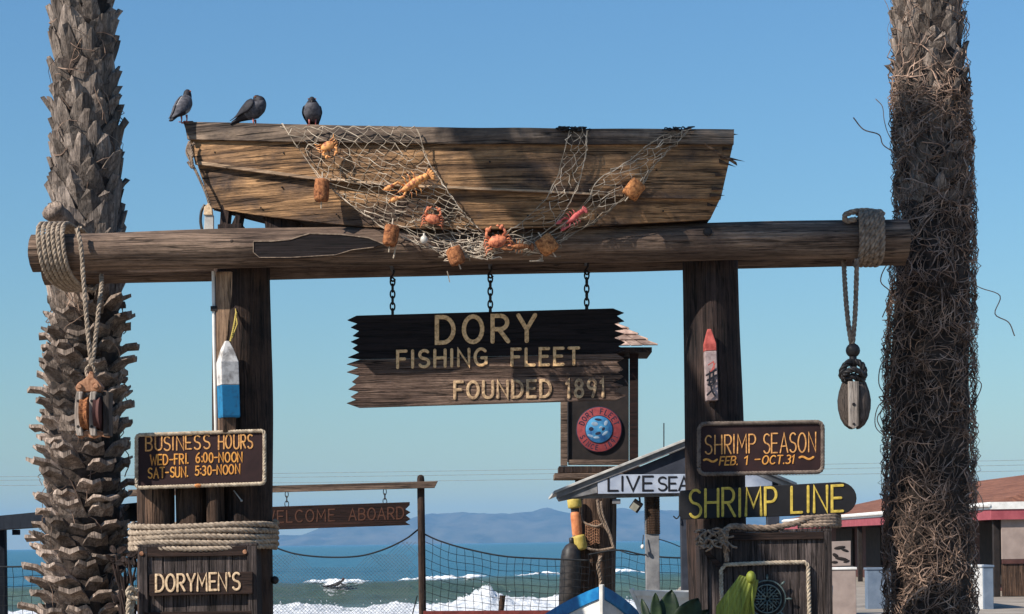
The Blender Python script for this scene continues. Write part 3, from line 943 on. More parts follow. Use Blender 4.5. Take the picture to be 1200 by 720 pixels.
def outline(pxs, Y): return [P(a, b, Y) for a, b in pxs]
nt = [(297, 283), (318, 283), (340, 281), (352, 277), (363, 274), (400, 275), (432, 279), (449, 286), (438, 290), (413, 293), (393, 299), (340, 302), (304, 302), (297, 296)]
mb = MB(); mb.prism(list(reversed(outline(nt, 17.808))), (0, 0.1, 0)); nb = mb.build('carved_panel', m_sign_black, beam)
mb = MB(); mb.tube(outline(nt[-1:] + nt[:8], 17.806), 0.006, 6); mb.tube(outline(nt[8:], 17.806), 0.004, 6); mb.build('rim', m_rope_dark, nb)
def bolt(px, py, Y, r, parent, m=m_iron):
    p = P(px, py, Y)
    mb = MB(); mb.lathe([(r, 0), (r, .02), (r * .75, .032), (0.002, .034)], p, 12, axis=Matrix.Rotation(R(90), 3, 'X')); return mb.build('bolt', m, parent, smooth=True)
bolt(829, 272, 17.838, .042, beam)
mb = MB(); mb.ellipsoid(P(272, 284, 17.85), (.028, .03, .026)); mb.build('knot', m_beam_end, beam, smooth='all')
rb_l, rb_r = P(52, 314, RBY), P(1060, 290.5, RBY)
rbeam = thing('gate_beam', 'rear crossbeam, a darker log bolted behind the two posts', 'beam', (rb_l + rb_r) / 2)
log_mesh([rb_l, rb_r], [M(19.5, RBY), M(20, RBY)], 9, square=0.25).build('log', [m_beam, m_beam_end], rbeam, smooth=True)

def bottom_at(px, py, Y):
    p = P(px, py, Y); p.z = -0.1; return p
# left post
t0 = P(283, 285, PTY); b0 = bottom_at(286, 845, PTY)
lpost = thing('gate_post', 'thick dark post under the boat, a blue and white buoy hung on it', 'post', (b0.x, PTY, 0))
log_mesh([b0, t0], [M(33.5, PTY), M(33, PTY), M(31.5, PTY)], 4, square=0.35).build('timber', [m_post, m_beam_end], lpost, smooth=True)
mb = MB(); mb.tube([P(250, 318, 18.2), P(251, 400, 18.2), P(253, 500, 18.2), bottom_at(256, 845, 18.2)], .017, 8); cd = mb.build('conduit', m_white, lpost, smooth=True)
mb = MB(); mb.box(P(251, 362, 18.19), (.06, .06, .045)); mb.build('clamp', m_iron, cd)
mb = MB(); mb.ellipsoid(P(322, 680, 18.4), (.04, .04, .04)); mb.tube([P(312, 680, 18.4), P(322, 680, 18.4)], .012); mb.build('cleat_knob', m_black, lpost, smooth='all')
mb = MB(); mb.ellipsoid(P(283, 587, 18.1), (.012, .02, .012)); mb.tube([P(274, 575, 18.12), P(283, 587, 18.1)], .006, 6); mb.build('peg', m_offwhite, lpost, smooth='all')
# right post
t1 = P(831, 280, PTY); b1 = bottom_at(846, 845, PTY)
rpost = thing('gate_post', 'thick dark post under the right of the boat, behind the shrimp signs', 'post', (b1.x, PTY, 0))
log_mesh([b1, t1], [M(33.5, PTY), M(33, PTY), M(31, PTY)], 8, square=0.35).build('timber', [m_post_dark, m_beam_end], rpost, smooth=True)

mb = MB(); mb.prism([P(253, 318, 18.165), P(254, 430, 18.165), P(256, 506, 18.165), P(283, 506, 18.165), P(268, 470, 18.165), P(266, 400, 18.165), P(272, 350, 18.165), P(283, 318, 18.165)], (-.02, .13, 0)); mb.build('split_or_lit_face', m_post_sunlit, lpost, bevel=.012)  # added slab; its lighter colour stands for sun on the post's left side
# short pilings standing with the left post
for k, (px, w, Y, lab) in enumerate([(182, 21, 18.25, 'brown piling under the business hours board, at the outer left'), (224, 18.5, 18.28, 'split sunlit piling, middle one under the business hours board'), (252, 10, 18.12, 'thin piling hugging the left gate post, under the business hours board')]):
    a = P(px, 545, Y); b = bottom_at(px + 3, 845, Y)
    t = thing('piling', lab, 'piling', (b.x, Y, 0), 'pilings lashed to the left gate post')
    log_mesh([b, a], [M(w, Y)] * 2, 20 + k, rough=.12, square=.2).build('timber', [m_piling, m_beam_end], t, smooth=True)

# ------------------------------------------------------------------ the boat on the beam
BC = 18.42
NU = 48
L0 = ([0, .06, .2, .5, 1], [218, 256, 346, 539, 860], [143, 143.5, 146, 150, 152])
L1 = ([0, .2, .5, 1], [224, 347, 541, 859], [163, 166, 168.5, 169])
L2 = ([0, .05, .21, .4, .65, .8, 1], [232, 262, 366, 480, 640, 736, 844], [192, 196, 210, 219, 226, 231, 233])
L3 = ([0, .12, .3, .5, .7, 1], [250, 320, 436, 556, 690, 832], [243, 254, 266, 268, 264, 256])
def hb(u, k):
    full = (0.86, 0.83, 0.77, 0.68)[k]
    x = 1 - (1 - min(u / 0.62, 1)) ** 2.1
    return 0.05 + (full - 0.05) * x * (1 - 0.16 * sm(.6, 1.0, u))
def hull(k, u):
    us, xs_, ys_ = (L0, L1, L2, L3)[k]
    return P(interp(u, us, xs_), interp(u, us, ys_), BC - hb(u, k))
def mirror(p): return Vector((p.x, 2 * BC - p.y, p.z))
def both(vs, side): return vs if side > 0 else [mirror(v) for v in vs]
boat = thing('dory_boat', 'weathered wooden dory boat with lapped planks, displayed on top of the gate', 'boat', P(540, 262, BC))
for side in (1, -1):
    for k, (mt, lip) in enumerate([(m_boat_top, .050), (m_boat, .036), (m_boat, .020)]):
        mb = MB()
        vs = []
        for i in range(NU + 1):
            u = i / NU
            a, b = hull(k, u), hull(k + 1, u)
            wv = .006 * nz(u * 9, k * 3.1, side)
            o = Vector((0, -1, 0)) if u > .12 else Vector((-0.6 * (1 - u / .12), -1, 0)).normalized()
            th = .034
            top_o = .012 if k == 0 else .004
            lo = b + Vector((0, 0, -.012 + wv))
            vs += both([a + o * top_o + Vector((0, 0, wv)), (a + lo) / 2 + o * (top_o + lip) * .62, lo + o * lip, lo + o * (lip - th), a + o * (top_o - th) + Vector((0, 0, wv))], side)
        fs = []
        for i in range(NU):
            for j in range(5):
                j2 = (j + 1) % 5
                fs.append((i * 5 + j, i * 5 + j2, (i + 1) * 5 + j2, (i + 1) * 5 + j))
        fs += [(0, 1, 2, 3, 4), tuple(NU * 5 + j for j in (4, 3, 2, 1, 0))]
        mb.add(vs, fs)
        mb.build('gunwale' if k == 0 else 'plank', mt, boat, bevel=.004)
    # batten along the lap
    mb = MB()
    vs = []
    NB = 40
    for i in range(NB + 1):
        u = .0 + .79 * i / NB
        b = hull(2, u) + Vector((0, -.038, 0.003))
        hgt = .020 * (1 - .55 * i / NB)
        vs += both([b + Vector((0, -.026, hgt * .6)), b + Vector((0, -.026, -hgt)), b + Vector((0, .03, -hgt)), b + Vector((0, .03, hgt))], side)
    fs = [(i * 4 + j, i * 4 + (j + 1) % 4, i * 4 + 4 + (j + 1) % 4, i * 4 + 4 + j) for i in range(NB) for j in range(4)] + [(0, 1, 2, 3), (NB * 4 + 3, NB * 4 + 2, NB * 4 + 1, NB * 4)]
    mb.add(vs, fs)
    mb.build('batten', m_piling_pale_x, boat)
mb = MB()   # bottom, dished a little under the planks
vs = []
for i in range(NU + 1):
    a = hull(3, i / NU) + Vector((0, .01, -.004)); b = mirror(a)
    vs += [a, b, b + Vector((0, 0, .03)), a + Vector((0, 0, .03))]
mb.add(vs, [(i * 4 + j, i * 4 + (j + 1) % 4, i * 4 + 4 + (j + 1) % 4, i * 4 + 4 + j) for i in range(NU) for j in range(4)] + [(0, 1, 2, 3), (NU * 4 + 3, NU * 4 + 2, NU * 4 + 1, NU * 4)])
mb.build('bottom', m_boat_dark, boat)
mb = MB()   # transom
e = [hull(k, 0.995) + Vector((0, 0.0, 0)) for k in range(4)]
loop = e + [mirror(v) for v in reversed(e)]
mb.prism([v + Vector((-.01, 0, 0)) for v in loop], (-.05, 0, 0))
mb.build('transom', m_boat_dark, boat)
mb = MB()   # stem
st = [P(215, 143, BC), P(222, 163, BC), P(231, 193, BC), P(249, 245, BC)]
mb.prism([v + Vector((0, -.045, 0)) for v in [st[0], st[3], st[3] + Vector((.1, 0, 0)), st[0] + Vector((.1, 0, 0))]], (0, .09, 0))
mb.build('stem', m_boat_top, boat, bevel=.008)
for u in (.33, .66):
    a = (hull(1, u) + hull(2, u)) / 2
    mb = MB(); mb.box((a.x, BC, a.z), (.26, 2 * (hb(u, 1) - .04), .03)); mb.build('thwart', m_boat_top, boat, bevel=.004)
mb = MB()   # splinters on the broken right end
r_ = random.Random(4)
for py, Ln in [(158, .05), (175, .04), (184, .17), (189, .10), (205, .04), (221, .06), (229, .08), (240, .04)]:
    u_ = (py - 152) / 104
    p = P(860 - 28 * u_, py, BC - .70)
    mb = MB(); mb.add([p + Vector((-.06, -.02, .018)), p + Vector((-.06, -.02, -.018)), p + Vector((-.06, .03, 0)), p + Vector((Ln, -.03 + r_.uniform(-.03, .03), -Ln * r_.uniform(.1, .7)))], [(0, 1, 3), (1, 2, 3), (2, 0, 3), (0, 2, 1)]); mb.build('splinter', m_boat_dark, boat)
mb = MB(); mb.prism([P(826, 168, BC - .84), P(828, 172, BC - .84), P(864, 194, BC - .86), P(863, 190, BC - .86)], (0, .02, 0)); mb.build('splinter', m_boat, boat)
mb = MB()   # nail heads
for u, k, f in [(.04, 1, .5), (.17, 1, .35), (.24, 2, .8), (.1, 2, .85), (.36, 0, .5), (.48, 0, .5), (.62, 0, .55), (.78, 0, .5), (.92, 0, .4), (.32, 2, .8), (.46, 2, .75), (.6, 2, .7), (.73, 2, .7), (.88, 2, .6), (.55, 1, .4), (.7, 1, .6), (.86, 1, .5), (.2, 0, .45), (.1, 0, .5), (.15, 2, .3)]:
    p = hull(k, u).lerp(hull(k + 1, u), f)
    mb = MB(); mb.ellipsoid(p + Vector((0, -.012 - .03 * f, 0)), (.009, .012, .009), None, 7, 4); mb.build('nail_head', m_iron, boat, smooth='all')
# bow rope
mb = MB()
mb.rope(smooth_path([P(222, 166, 18.33), P(219, 178, 18.30), P(224, 190, 18.27), P(233, 208, 18.24), P(242, 228, 18.22), P(246, 243, 18.22)], 6), .014)
mb.rope(smooth_path([P(228, 168, 18.28), P(221, 176, 18.27), P(226, 184, 18.24), P(222, 168, 18.27), P(226, 196, 18.24), P(220, 190, 18.26)], 6), .013)
mb.build('bow_rope', m_rope_dark, base=P(222, 166, 18.33), tag=('thin dark rope knotted round the left tip of the boat', 'rope'))
# things the boat rests on
mb = MB(); mb.prism([P(259, 240, 18.3), P(257, 270, 18.3), P(266, 270, 18.3), P(269, 242, 18.3)], (0, .2, 0)); mb.prism([P(279, 246, 18.28), P(268, 270, 18.28), P(279, 270, 18.28), P(283, 247, 18.28)], (0, .25, 0)); mb.prism([P(255, 263, 18.27), P(255, 270, 18.27), P(283, 270, 18.27), P(283, 262, 18.27)], (0, .3, 0))
mb.build('boat_support', m_post_dark, base=P(268, 268, 18.3), tag=('dark angled bracket propping up the left end of the boat', 'support'), bevel=.004)
mb = MB(); mb.prism([P(309, 252, 18.2), P(311, 269, 18.2), P(345, 269, 18.2), P(354, 262, 18.2), P(354, 256, 18.2)], (0, .5, 0))
mb.build('boat_support', m_post_dark, base=P(330, 266, 18.2), tag=('low dark wooden chock wedged beneath the boat near its left end', 'support'), bevel=.004)
mb = MB(); mb.prism([P(700, 256, 18.2), P(700, 270, 18.2), P(790, 268, 18.2), P(790, 252, 18.2)], (0, .5, 0))
mb.build('boat_support', m_post_dark, base=P(745, 262, 18.2), tag=('long chock wedged beneath the right half of the boat', 'support'), bevel=.004)
br = thing('metal_bracket', 'pale metal bracket standing on the beam at the left tip of the boat', 'bracket', P(244, 270, 18.02))
mb = MB(); mb.prism([P(240, 252, 18.0), P(239, 271, 18.0), P(250, 271, 18.0), P(250, 252, 18.0)], (0, .05, 0)); mb.build('plate', m_galv, br, bevel=.003)
mb = MB(); mb.prism([P(239, 243, 17.985), P(238.5, 252, 17.985), P(249, 252, 17.985), P(248, 243, 17.985), P(244, 238, 17.985)], (0, .06, 0)); mb.build('head', m_cream_pale, br, bevel=.004)
mb = MB(); mb.tube(smooth_path([P(240, 240, 18.05), P(236, 248, 18.05), P(235, 260, 18.05), P(237, 271, 18.05)], 5), .014, 7); mb.build('strap', m_black, br, smooth=True)

# ------------------------------------------------------------------ net hung over the boat
def hull_y(px, py):
    u = min(1, max(0, (px - 222) / 630))
    ys_ = []
    for k in range(4):
        us, xs_, yy = (L0, L1, L2, L3)[k]
        ys_.append((interp(u, us, yy), BC - hb(u, k)))
    y = interp(py, [a for a, _ in ys_] + [ys_[-1][0] + 6], [b for _, b in ys_] + [17.80])
    return min(y, 17.86) - .075
def NP(px, py, lift=0.0): return P(px, py, hull_y(px, py) - lift)
nett = thing('fishing_net', 'pale knotted fishing net draped over the side of the boat', 'net', P(560, 290, 17.7))
def net_patch(left, right, nu, nv, seed, jit=1.6, r=.0052, drop=0.0, sag=0.0):
    r_ = random.Random(seed)
    Lp, Rp_ = smooth_path([Vector((a, b, 0)) for a, b in left], 8), smooth_path([Vector((a, b, 0)) for a, b in right], 8)
    def at(pp, v):
        x = v * (len(pp) - 1); i = min(int(x), len(pp) - 2)
        return pp[i].lerp(pp[i + 1], x - i)
    mb = MB()
    node = {}
    for j in range(nv + 1):
        for i in range(nu + 1):
            if (i + j) % 2: continue
            a, b = at(Lp, j / nv), at(Rp_, j / nv)
            q = a.lerp(b, i / nu)
            q.y += sag * math.sin(PI * i / nu)
            q.x += r_.uniform(-jit, jit); q.y = max(q.y + r_.uniform(-jit, jit), 148.5 + (q.x - 330) * .006)
            node[i, j] = NP(q.x, q.y, r_.uniform(0, .03))
    for (i, j), p in node.items():
        for di in (-1, 1):
            q = node.get((i + di, j + 1))
            if q is None or r_.random() < drop: continue
            mid = (p + q) / 2 + Vector((r_.uniform(-.006, .006), r_.uniform(-.008, .004), -.008 * r_.random()))
            rr = r * r_.choice((.7, .9, 1.0, 1.5))
            mb.tube([p, mid, q], rr, 4, cap=False)
        mb.ellipsoid(p, (r * 1.6,) * 3, None, 5, 3)
    for pp, m_ in ((Lp, 1.3), (Rp_, 1.5)):
        for rep in range(2):
            mb.tube([NP(v.x + r_.uniform(-1.2, 1.2), v.y + r_.uniform(-1.2, 1.2), .015 * r_.random()) for v in pp[::2]], r * m_, 4, cap=False)
    return mb
A = net_patch([(331, 145), (352, 176), (378, 212), (405, 235), (432, 254), (452, 268), (500, 290), (528, 296), (560, 302)], [(488, 150), (499, 184), (512, 205), (526, 226), (541, 247), (552, 260), (566, 272), (576, 280), (584, 286)], 19, 38, 1, jit=3.0, r=.0027, drop=.05)
A.build('net_panel', m_net, nett)
B = net_patch([(667, 153), (661, 180), (652, 210), (634, 240), (606, 264), (578, 284)], [(689, 153), (686, 180), (678, 214), (664, 244), (644, 268), (606, 290)], 6, 24, 2, jit=2.6, r=.0026, drop=.3)
B.build('net_panel', m_net, nett)
C = net_patch([(780, 155), (757, 172), (732, 192), (702, 210), (690, 232), (668, 256), (630, 282), (596, 296)], [(808, 151), (788, 172), (768, 192), (752, 216), (722, 240), (694, 262), (655, 284), (618, 300)], 8, 34, 3, jit=2.8, r=.0027, drop=.12)
C.build('net_panel', m_net, nett)
mb = MB()
r_ = random.Random(12)
for k in range(60):   # gathered, tangled foot of the net
    cx, cy = r_.uniform(520, 645), r_.uniform(282, 304)
    pth = [(cx, cy)]
    for i in range(4):
        cx += r_.uniform(-9, 14); cy += r_.uniform(-4.5, 4.0)
        pth.append((cx, min(cy, 306)))
    mb.tube(smooth_path([NP(a, b, r_.uniform(0, .03)) for a, b in pth], 3), .0042, 4, cap=False)
mb.tube(smooth_path([NP(330 + k * 6, 150 + 2 * math.sin(k * 2.1), .01) for k in range(27)], 3), .005, 4)
mb.tube(smooth_path([P(524, 318, 17.75), P(525, 322, 17.75), P(527, 331, 17.75)], 4), .006, 4)
mb.tube([P(464, 288, 17.72), P(461, 303, 17.72)], .008, 5)
mb.build('tangled_foot', m_net, nett, kind='stuff')
mb = MB()   # bunched twine lying on the gunwale
for k in range(40):
    x = r_.uniform(655, 688) if k < 26 else r_.uniform(778, 812)
    pth = [NP(x + r_.uniform(-7, 7), 151 + r_.uniform(-2.5, 2.5), r_.uniform(-.1, .02)) for i in range(4)]
    mb.tube(smooth_path(pth, 3), .006, 4, cap=False)
mb.build('bunched_twine', m_net_dark, nett, kind='stuff')

def cork(px, py, w, h, tilt, m, label):
    Y = hull_y(px, py) - .06
    c = P(px, py, Y)
    t = thing('net_float', label, 'float', c, 'cork floats on the fishing net')
    rot = Matrix.Rotation(R(tilt), 3, 'Y')
    ww, hh = M(w, Y) / 2, M(h, Y) / 2
    mb = MB()
    n, prof = 16, [(.55, -1), (.9, -.93), (1, -.7), (1.02, 0), (1, .7), (.88, .93), (.5, 1)]
    mb.lathe([(ww * a * (1 + .04 * nz(b * 3, px)), hh * b) for a, b in prof], c, n, axis=rot)
    mb.v = [v + (v - c).normalized() * .012 * nz(v.x * 22, v.y * 22, v.z * 22) for v in mb.v]
    mb.build('cork_body', m, t, smooth='all')
    mb = MB(); mb.tube([c + rot @ Vector((0, 0, hh * 1.6)), c + rot @ Vector((0, 0, -hh * 1.6))], .007, 5); mb.build('float_cord', m_net, t)
cork(377, 223, 17, 27, 3, m_cork, 'rusty brown cork float left of the net, on the lower plank of the boat')
cork(458, 276, 17, 25, 8, m_cork, 'dark rusty cork float hanging at the net edge in front of the beam')
cork(534, 300, 19, 21, -20, m_cork, 'crumbling brown cork float left of the bottom crab on the beam')
cork(641, 287, 22, 22, -35, m_cork_or, 'rough tan cork float on the beam, right of the bottom crab')
cork(743, 222, 20, 22, 38, m_cork_or, 'bright orange cork float high on the right strand of net')

def crab(px, py, s, rot, m, label, seed):
    Y = hull_y(px, py) - .07
    c = P(px, py, Y)
    r_ = random.Random(seed)
    t = thing('crab', label, 'crab', c, 'crabs caught in the net')
    Rm = Matrix.Rotation(R(rot), 3, 'Y')
    def L(x, z, y=0.0): return c + Rm @ Vector((x * s, y * s, z * s))
    mb = MB()
    k = 12
    mb.grid(lambda u, v: L(math.cos(2 * PI * u) * math.sin(PI * v) * (1 + .12 * math.cos(4 * PI * u)), math.sin(2 * PI * u) * math.sin(PI * v) * .78, -.5 * math.cos(PI * v) - .1), 20, 11, True)
    mb.build('shell', m, t, smooth='all')
    for sx in (-1, 1):
        mb = MB()
        mb.tube([L(sx * .7, .45, 0), L(sx * 1.15, .8, -.2), L(sx * .95, 1.3, -.3)], [s * .16, s * .2, s * .17], 8)
        mb.ellipsoid(L(sx * .8, 1.45, -.35), (s * .34, s * .2, s * .26), Rm @ Matrix.Rotation(R(-35 * sx), 3, 'Y'), 10, 6)
        mb.tube([L(sx * .6, 1.5, -.35), L(sx * .38, 1.75, -.35), L(sx * .2, 1.72, -.35)], [s * .15, s * .1, s * .03], 6)
        mb.build('claw', m, t, smooth='all')
        for j in range(4):
            z = .25 - .32 * j
            mb = MB()
            mb.tube([L(sx * .75, z, .1), L(sx * 1.35, z + .22 - .1 * j, -.15), L(sx * 1.7, z - .35 - .1 * j + r_.uniform(-.1, .1), .15)], [s * .12, s * .1, s * .03], 6)
            mb.build('leg', m, t, smooth='all')
        mb = MB(); mb.tube([L(sx * .25, .6, -.35), L(sx * .3, .85, -.5)], s * .07, 6); mb.ellipsoid(L(sx * .3, .9, -.52), (s * .1,) * 3); mb.build('eye', m_iron, t, smooth='all')
crab(384, 172, .060, 155, m_crab, 'orange crab, upper left in the net below the pigeons', 1)
crab(507, 257, .062, 8, m_crab_red, 'red-orange crab in the middle of the net, under the lobster', 2)
crab(583, 283, .080, -12, m_crab_red, 'large red crab at the bottom of the net on the beam', 3)

def lobster(px, py, s, rot, m, label, pale=None, name='lobster', cat='lobster'):
    Y = hull_y(px, py) - .07
    c = P(px, py, Y)
    t = thing(name, label, cat, c)
    Rm = Matrix.Rotation(R(-rot), 3, 'Y')
    def L(x, z, y=0.0): return c + Rm @ Vector((x * s, y * s, z * s))
    mb = MB()   # body with jointed tail
    xs_ = np.linspace(-1.0, 1.0, 34)
    rad = [(.02 + .23 * math.sin(PI * min(1, (x + 1.02) / 1.15) * .5) if x < .1 else .25 * (1 - .28 * (x - .1))) * (1 + (.10 * (1 if int((x + 2) * 9) % 2 else -1) if x > .1 else 0)) for x in xs_]
    mb.tube([L(x, .08 * math.sin(x * 2), -.05) for x in xs_], [a * s for a in rad], 12)
    mb.build('body', m, t, smooth='all')
    mb = MB()
    for a in (-50, -25, 0, 25, 50):
        d = Vector((math.cos(R(a)), 0, math.sin(R(a))))
        mb.ellipsoid(L(1.0 + d.x * .2, .06 + d.z * .25, -.03), (s * .24, s * .05, s * .11), Rm @ Matrix.Rotation(-R(a), 3, 'Y'), 8, 5)
    mb.build('tail_fan', m, t, smooth='all')
    for sx in (-1, 1):
        mb = MB(); mb.tube([L(-.5, sx * .15), L(-.8, sx * .45, -.1), L(-1.15, sx * .42, -.15)], [s * .07, s * .09, s * .08], 7)
        mb.ellipsoid(L(-1.4, sx * .38, -.15), (s * .34, s * .1, s * .15), Rm, 9, 6); mb.build('claw', m, t, smooth='all')
        mb = MB(); mb.tube(smooth_path([L(-.9, sx * .06), L(-1.4, sx * .18, -.2), L(-1.8, sx * .45, -.2)], 4), s * .022, 4); mb.build('antenna', m, t)
        for j in range(3):
            mb = MB(); mb.tube([L(-.35 + .25 * j, sx * .18), L(-.3 + .3 * j, sx * .5, -.08), L(-.42 + .32 * j, sx * .72)], [s * .05, s * .04, s * .015], 5); mb.build('leg', m, t, smooth='all')
lobster(484, 216, .155, 24, m_crab, 'orange lobster tilted across the middle of the net')
lobster(673, 255, .10, 32, m_pink, 'small pink-red prawn on the right strand of net', name='prawn', cat='prawn')
lobster(609, 289, .095, -6, m_cork, 'small brown lobster lying on the beam, right of the large crab')
mb = MB(); c = P(497, 281, 17.68); mb.ellipsoid(c, (.036, .03, .04), None, 12, 8); mb.tube([c, c + Vector((0, 0, .06))], .01, 6)
mb.build('net_weight', m_galv, base=c, smooth='all', tag=('small grey-white weight caught at the bottom of the net', 'net weight'))

# ------------------------------------------------------------------ pigeons
def pigeon(base, heading, spine, label, head, beakdir, scale=1.0, wing_drop=0.0, pale=False, lean=0.0):
    """spine: (x, z, half-width, half-height) from tail to neck, x forward; the head follows"""
    t = thing('pigeon', label, 'pigeon', base, 'pigeons perched on the boat')
    Rm = Matrix.Rotation(R(heading), 3, 'Z') @ Matrix.Rotation(R(lean), 3, 'X')
    def L(x, y, z): return Vector(base) + Rm @ (Vector((x, y, z)) * scale)
    pts = smooth_path([Vector((a, 0, b)) for a, b, _, _ in spine] + [Vector((head[0], 0, head[1]))], 6)
    k = len(pts)
    idx = np.linspace(0, len(spine), k)
    ww = [interp(i, range(len(spine) + 1), [s_[2] for s_ in spine] + [.030]) for i in idx]
    hh = [interp(i, range(len(spine) + 1), [s_[3] for s_ in spine] + [.032]) for i in idx]
    mb = MB()
    fr = mb.frames(pts)
    n = 16
    vs = []
    for i in range(k):
        T = fr[i][0]; up = Vector((-T.z, 0, T.x))
        for j in range(n):
            a = 2 * PI * j / n
            v = pts[i] + up * (math.sin(a) * hh[i]) + Vector((0, math.cos(a) * ww[i], 0))
            vs.append(L(*v))
    T = fr[-1][0]
    for q, f in ((.014, .85), (.026, .5), (.031, .12)):    # round skull
        for j in range(n):
            a = 2 * PI * j / n; up = Vector((-T.z, 0, T.x))
            v = pts[-1] + T * q + up * (math.sin(a) * .032 * f) + Vector((0, math.cos(a) * .030 * f, 0))
            vs.append(L(*v))
    kk = k + 3
    fs = [(i * n + j, i * n + (j + 1) % n, (i + 1) * n + (j + 1) % n, (i + 1) * n + j) for i in range(kk - 1) for j in range(n)]
    fs += [tuple(range(n - 1, -1, -1)), tuple((kk - 1) * n + j for j in range(n))]
    mb.add(vs, fs)
    # darker head and tail, paler back
    mb.m = []
    for f in fs:
        i = min(f) // n
        mb.m.append(1 if i > k * .80 or i < k * .30 else 0)
    mb.build('body', [m_p_pale if pale else m_p_grey, m_p_dark], t, smooth='all')
    for sy in (-1, 1):
        mb = MB()
        def wing(u, v):
            x_ = (.10 + .68 * u) * (k - 1)
            i = min(int(x_), k - 2); f = x_ - i
            c = pts[i].lerp(pts[i + 1], f)
            T_ = fr[i][0]; up_ = Vector((-T_.z, 0, T_.x))
            w = ww[i] + (ww[i + 1] - ww[i]) * f; h = hh[i] + (hh[i + 1] - hh[i]) * f
            spread = math.sin(PI * min(.995, max(.02, u))) ** .5
            ang = R(80 - 6 * (1 - spread) - 92 * v * spread)
            q = c + up_ * ((h + .007) * math.sin(ang) - wing_drop * (1 - u)) + Vector((0, sy * (w + .008) * math.cos(ang), 0))
            if u < .25: q -= T_ * (.035 * (1 - u / .25))
            return L(*q)
        mb.grid(wing, 14, 8)
        me_off = len(mb.v)
        mb.build('wing', m_p_dark if not pale else m_p_grey, t, smooth='all').modifiers.new('thickness', 'SOLIDIFY').thickness = .006
        mb = MB()
        mb.tube([L(.01, sy * .026, .06), L(.015, sy * .026, .03), L(.01, sy * .026, .004)], [.010 * scale, .006 * scale, .005 * scale], 6)
        for a in (-28, 0, 28, 180):
            mb.tube([L(.01, sy * .026, .006), L(.01 + .032 * math.cos(R(a)), sy * .026 + .032 * math.sin(R(a)), .003)], .0045 * scale, 5)
        mb.build('foot', m_p_foot, t, smooth='all')
        e = pts[-1] + T * .004
        mb = MB(); mb.ellipsoid(L(e.x, sy * .029, e.z + .008), (.006 * scale,) * 3); mb.build('eye', m_eye, t, smooth='all')
    mb = MB()
    bd = Vector((beakdir[0], 0, beakdir[1])).normalized()
    p0 = pts[-1] + T * .018
    mb.tube([L(*(p0)), L(*(p0 + bd * .022)), L(*(p0 + bd * .042))], [.011 * scale, .008 * scale, .002 * scale], 7)
    mb.build('beak', m_p_beak, t, smooth='all')
gun = lambda px, py: P(px, py, BC - hb((px - 218) / 642, 0) + .01)
# seen from behind, tail towards the camera and low, at the very tip
sp1 = [(-.155, -.015, .022, .008), (-.10, .035, .034, .018), (-.045, .085, .058, .050), (.0, .125, .066, .062), (.035, .17, .058, .058), (.055, .21, .036, .038)]
pigeon(gun(217, 145) + Vector((-.01, -.05, .0)), 62, sp1, 'pale-backed pigeon seen from behind, at the left tip of the boat', (.060, .245), (1, -.1), 1.2, pale=True)
# side on, preening, head tucked over the breast
sp2 = [(-.18, .03, .022, .008), (-.11, .065, .034, .020), (-.055, .10, .060, .052), (.0, .13, .074, .075), (.045, .16, .066, .066), (.06, .19, .044, .046)]
pigeon(gun(296, 146) + Vector((0, .02, -.02)), -12, sp2, 'dark pigeon side-on, hunched and preening, middle one of the three', (.035, .215), (-.2, -1), 1.22)
# facing the camera, head drawn in
sp3 = [(-.13, -.02, .022, .008), (-.085, .03, .034, .018), (-.03, .075, .060, .046), (.005, .11, .074, .062), (.025, .155, .066, .058), (.03, .19, .044, .04)]
pigeon(gun(366, 147) + Vector((0, .03, -.005)), -88, sp3, 'dark pigeon facing the viewer with head drawn in, above the net', (.038, .205), (.6, -1), 1.14)
# ------------------------------------------------------------------ ropes and pulley blocks on the beam ends
def loop_wrap(px0, px1, pyt, pyb, y0, y1, turns, r, lean=0.0, seed=0):
    """rope wound round the beam(s), running from pixel column px0 to px1"""
    r_ = random.Random(seed)
    out = []
    n = 28
    for i in range(turns * n + 1):
        a = 2 * PI * i / n
        t = i / (turns * n)
        ca, sa = math.cos(a), math.sin(a)
        k = (abs(ca) ** 3 + abs(sa) ** 3) ** (-1 / 3)
        yv = (y0 + y1) / 2 - sa * k * (y1 - y0) / 2
        pv = (pyt + pyb) / 2 - ca * k * (pyb - pyt) / 2
        out.append(P(px0 + (px1 - px0) * t + lean * (pv - pyt) / (pyb - pyt) + .4 * math.sin(a * 2 + seed), pv, (y0 + y1) / 2) * 1.0)
        out[-1].y = yv
    return out
mb = MB()
mb.rope(loop_wrap(60, 93, 267, 337, 17.78, 19.06, 6, .02, lean=8, seed=1), .022, pitch=.13)
mb.build('rope_lashing', m_rope_mid, base=P(78, 300, 18.4), tag=('pale rope wound six times round the left beam ends by the stubbly palm', 'rope'))
mb = MB()
mb.rope(smooth_path([P(90, 268, 17.77), P(95, 290, 17.745), P(98, 330, 17.74), P(102, 380, 17.74), P(107, 428, 17.74)], 6), .022, pitch=.14)
mb.rope(smooth_path([P(119, 322, 18.1), P(119, 335, 17.95), P(116, 360, 17.8), P(112, 395, 17.76), P(108, 426, 17.74)], 6), .022, pitch=.14)
mb.rope(smooth_path([P(105, 428, 17.76), P(101, 434, 17.74), P(103, 442, 17.73), P(109, 443, 17.73), P(111, 434, 17.74), P(107, 427, 17.74)], 5), .016, pitch=.1)
mb.build('hanging_rope', m_rope_mid, base=P(107, 400, 17.74), tag=('twin-strand rope from the left beam end down to the double pulley block', 'rope'))
blk = thing('pulley_block', 'wooden double pulley block with rusty top, hanging before the stubbly palm', 'pulley block', P(107, 512, 17.76))
YB = 17.76
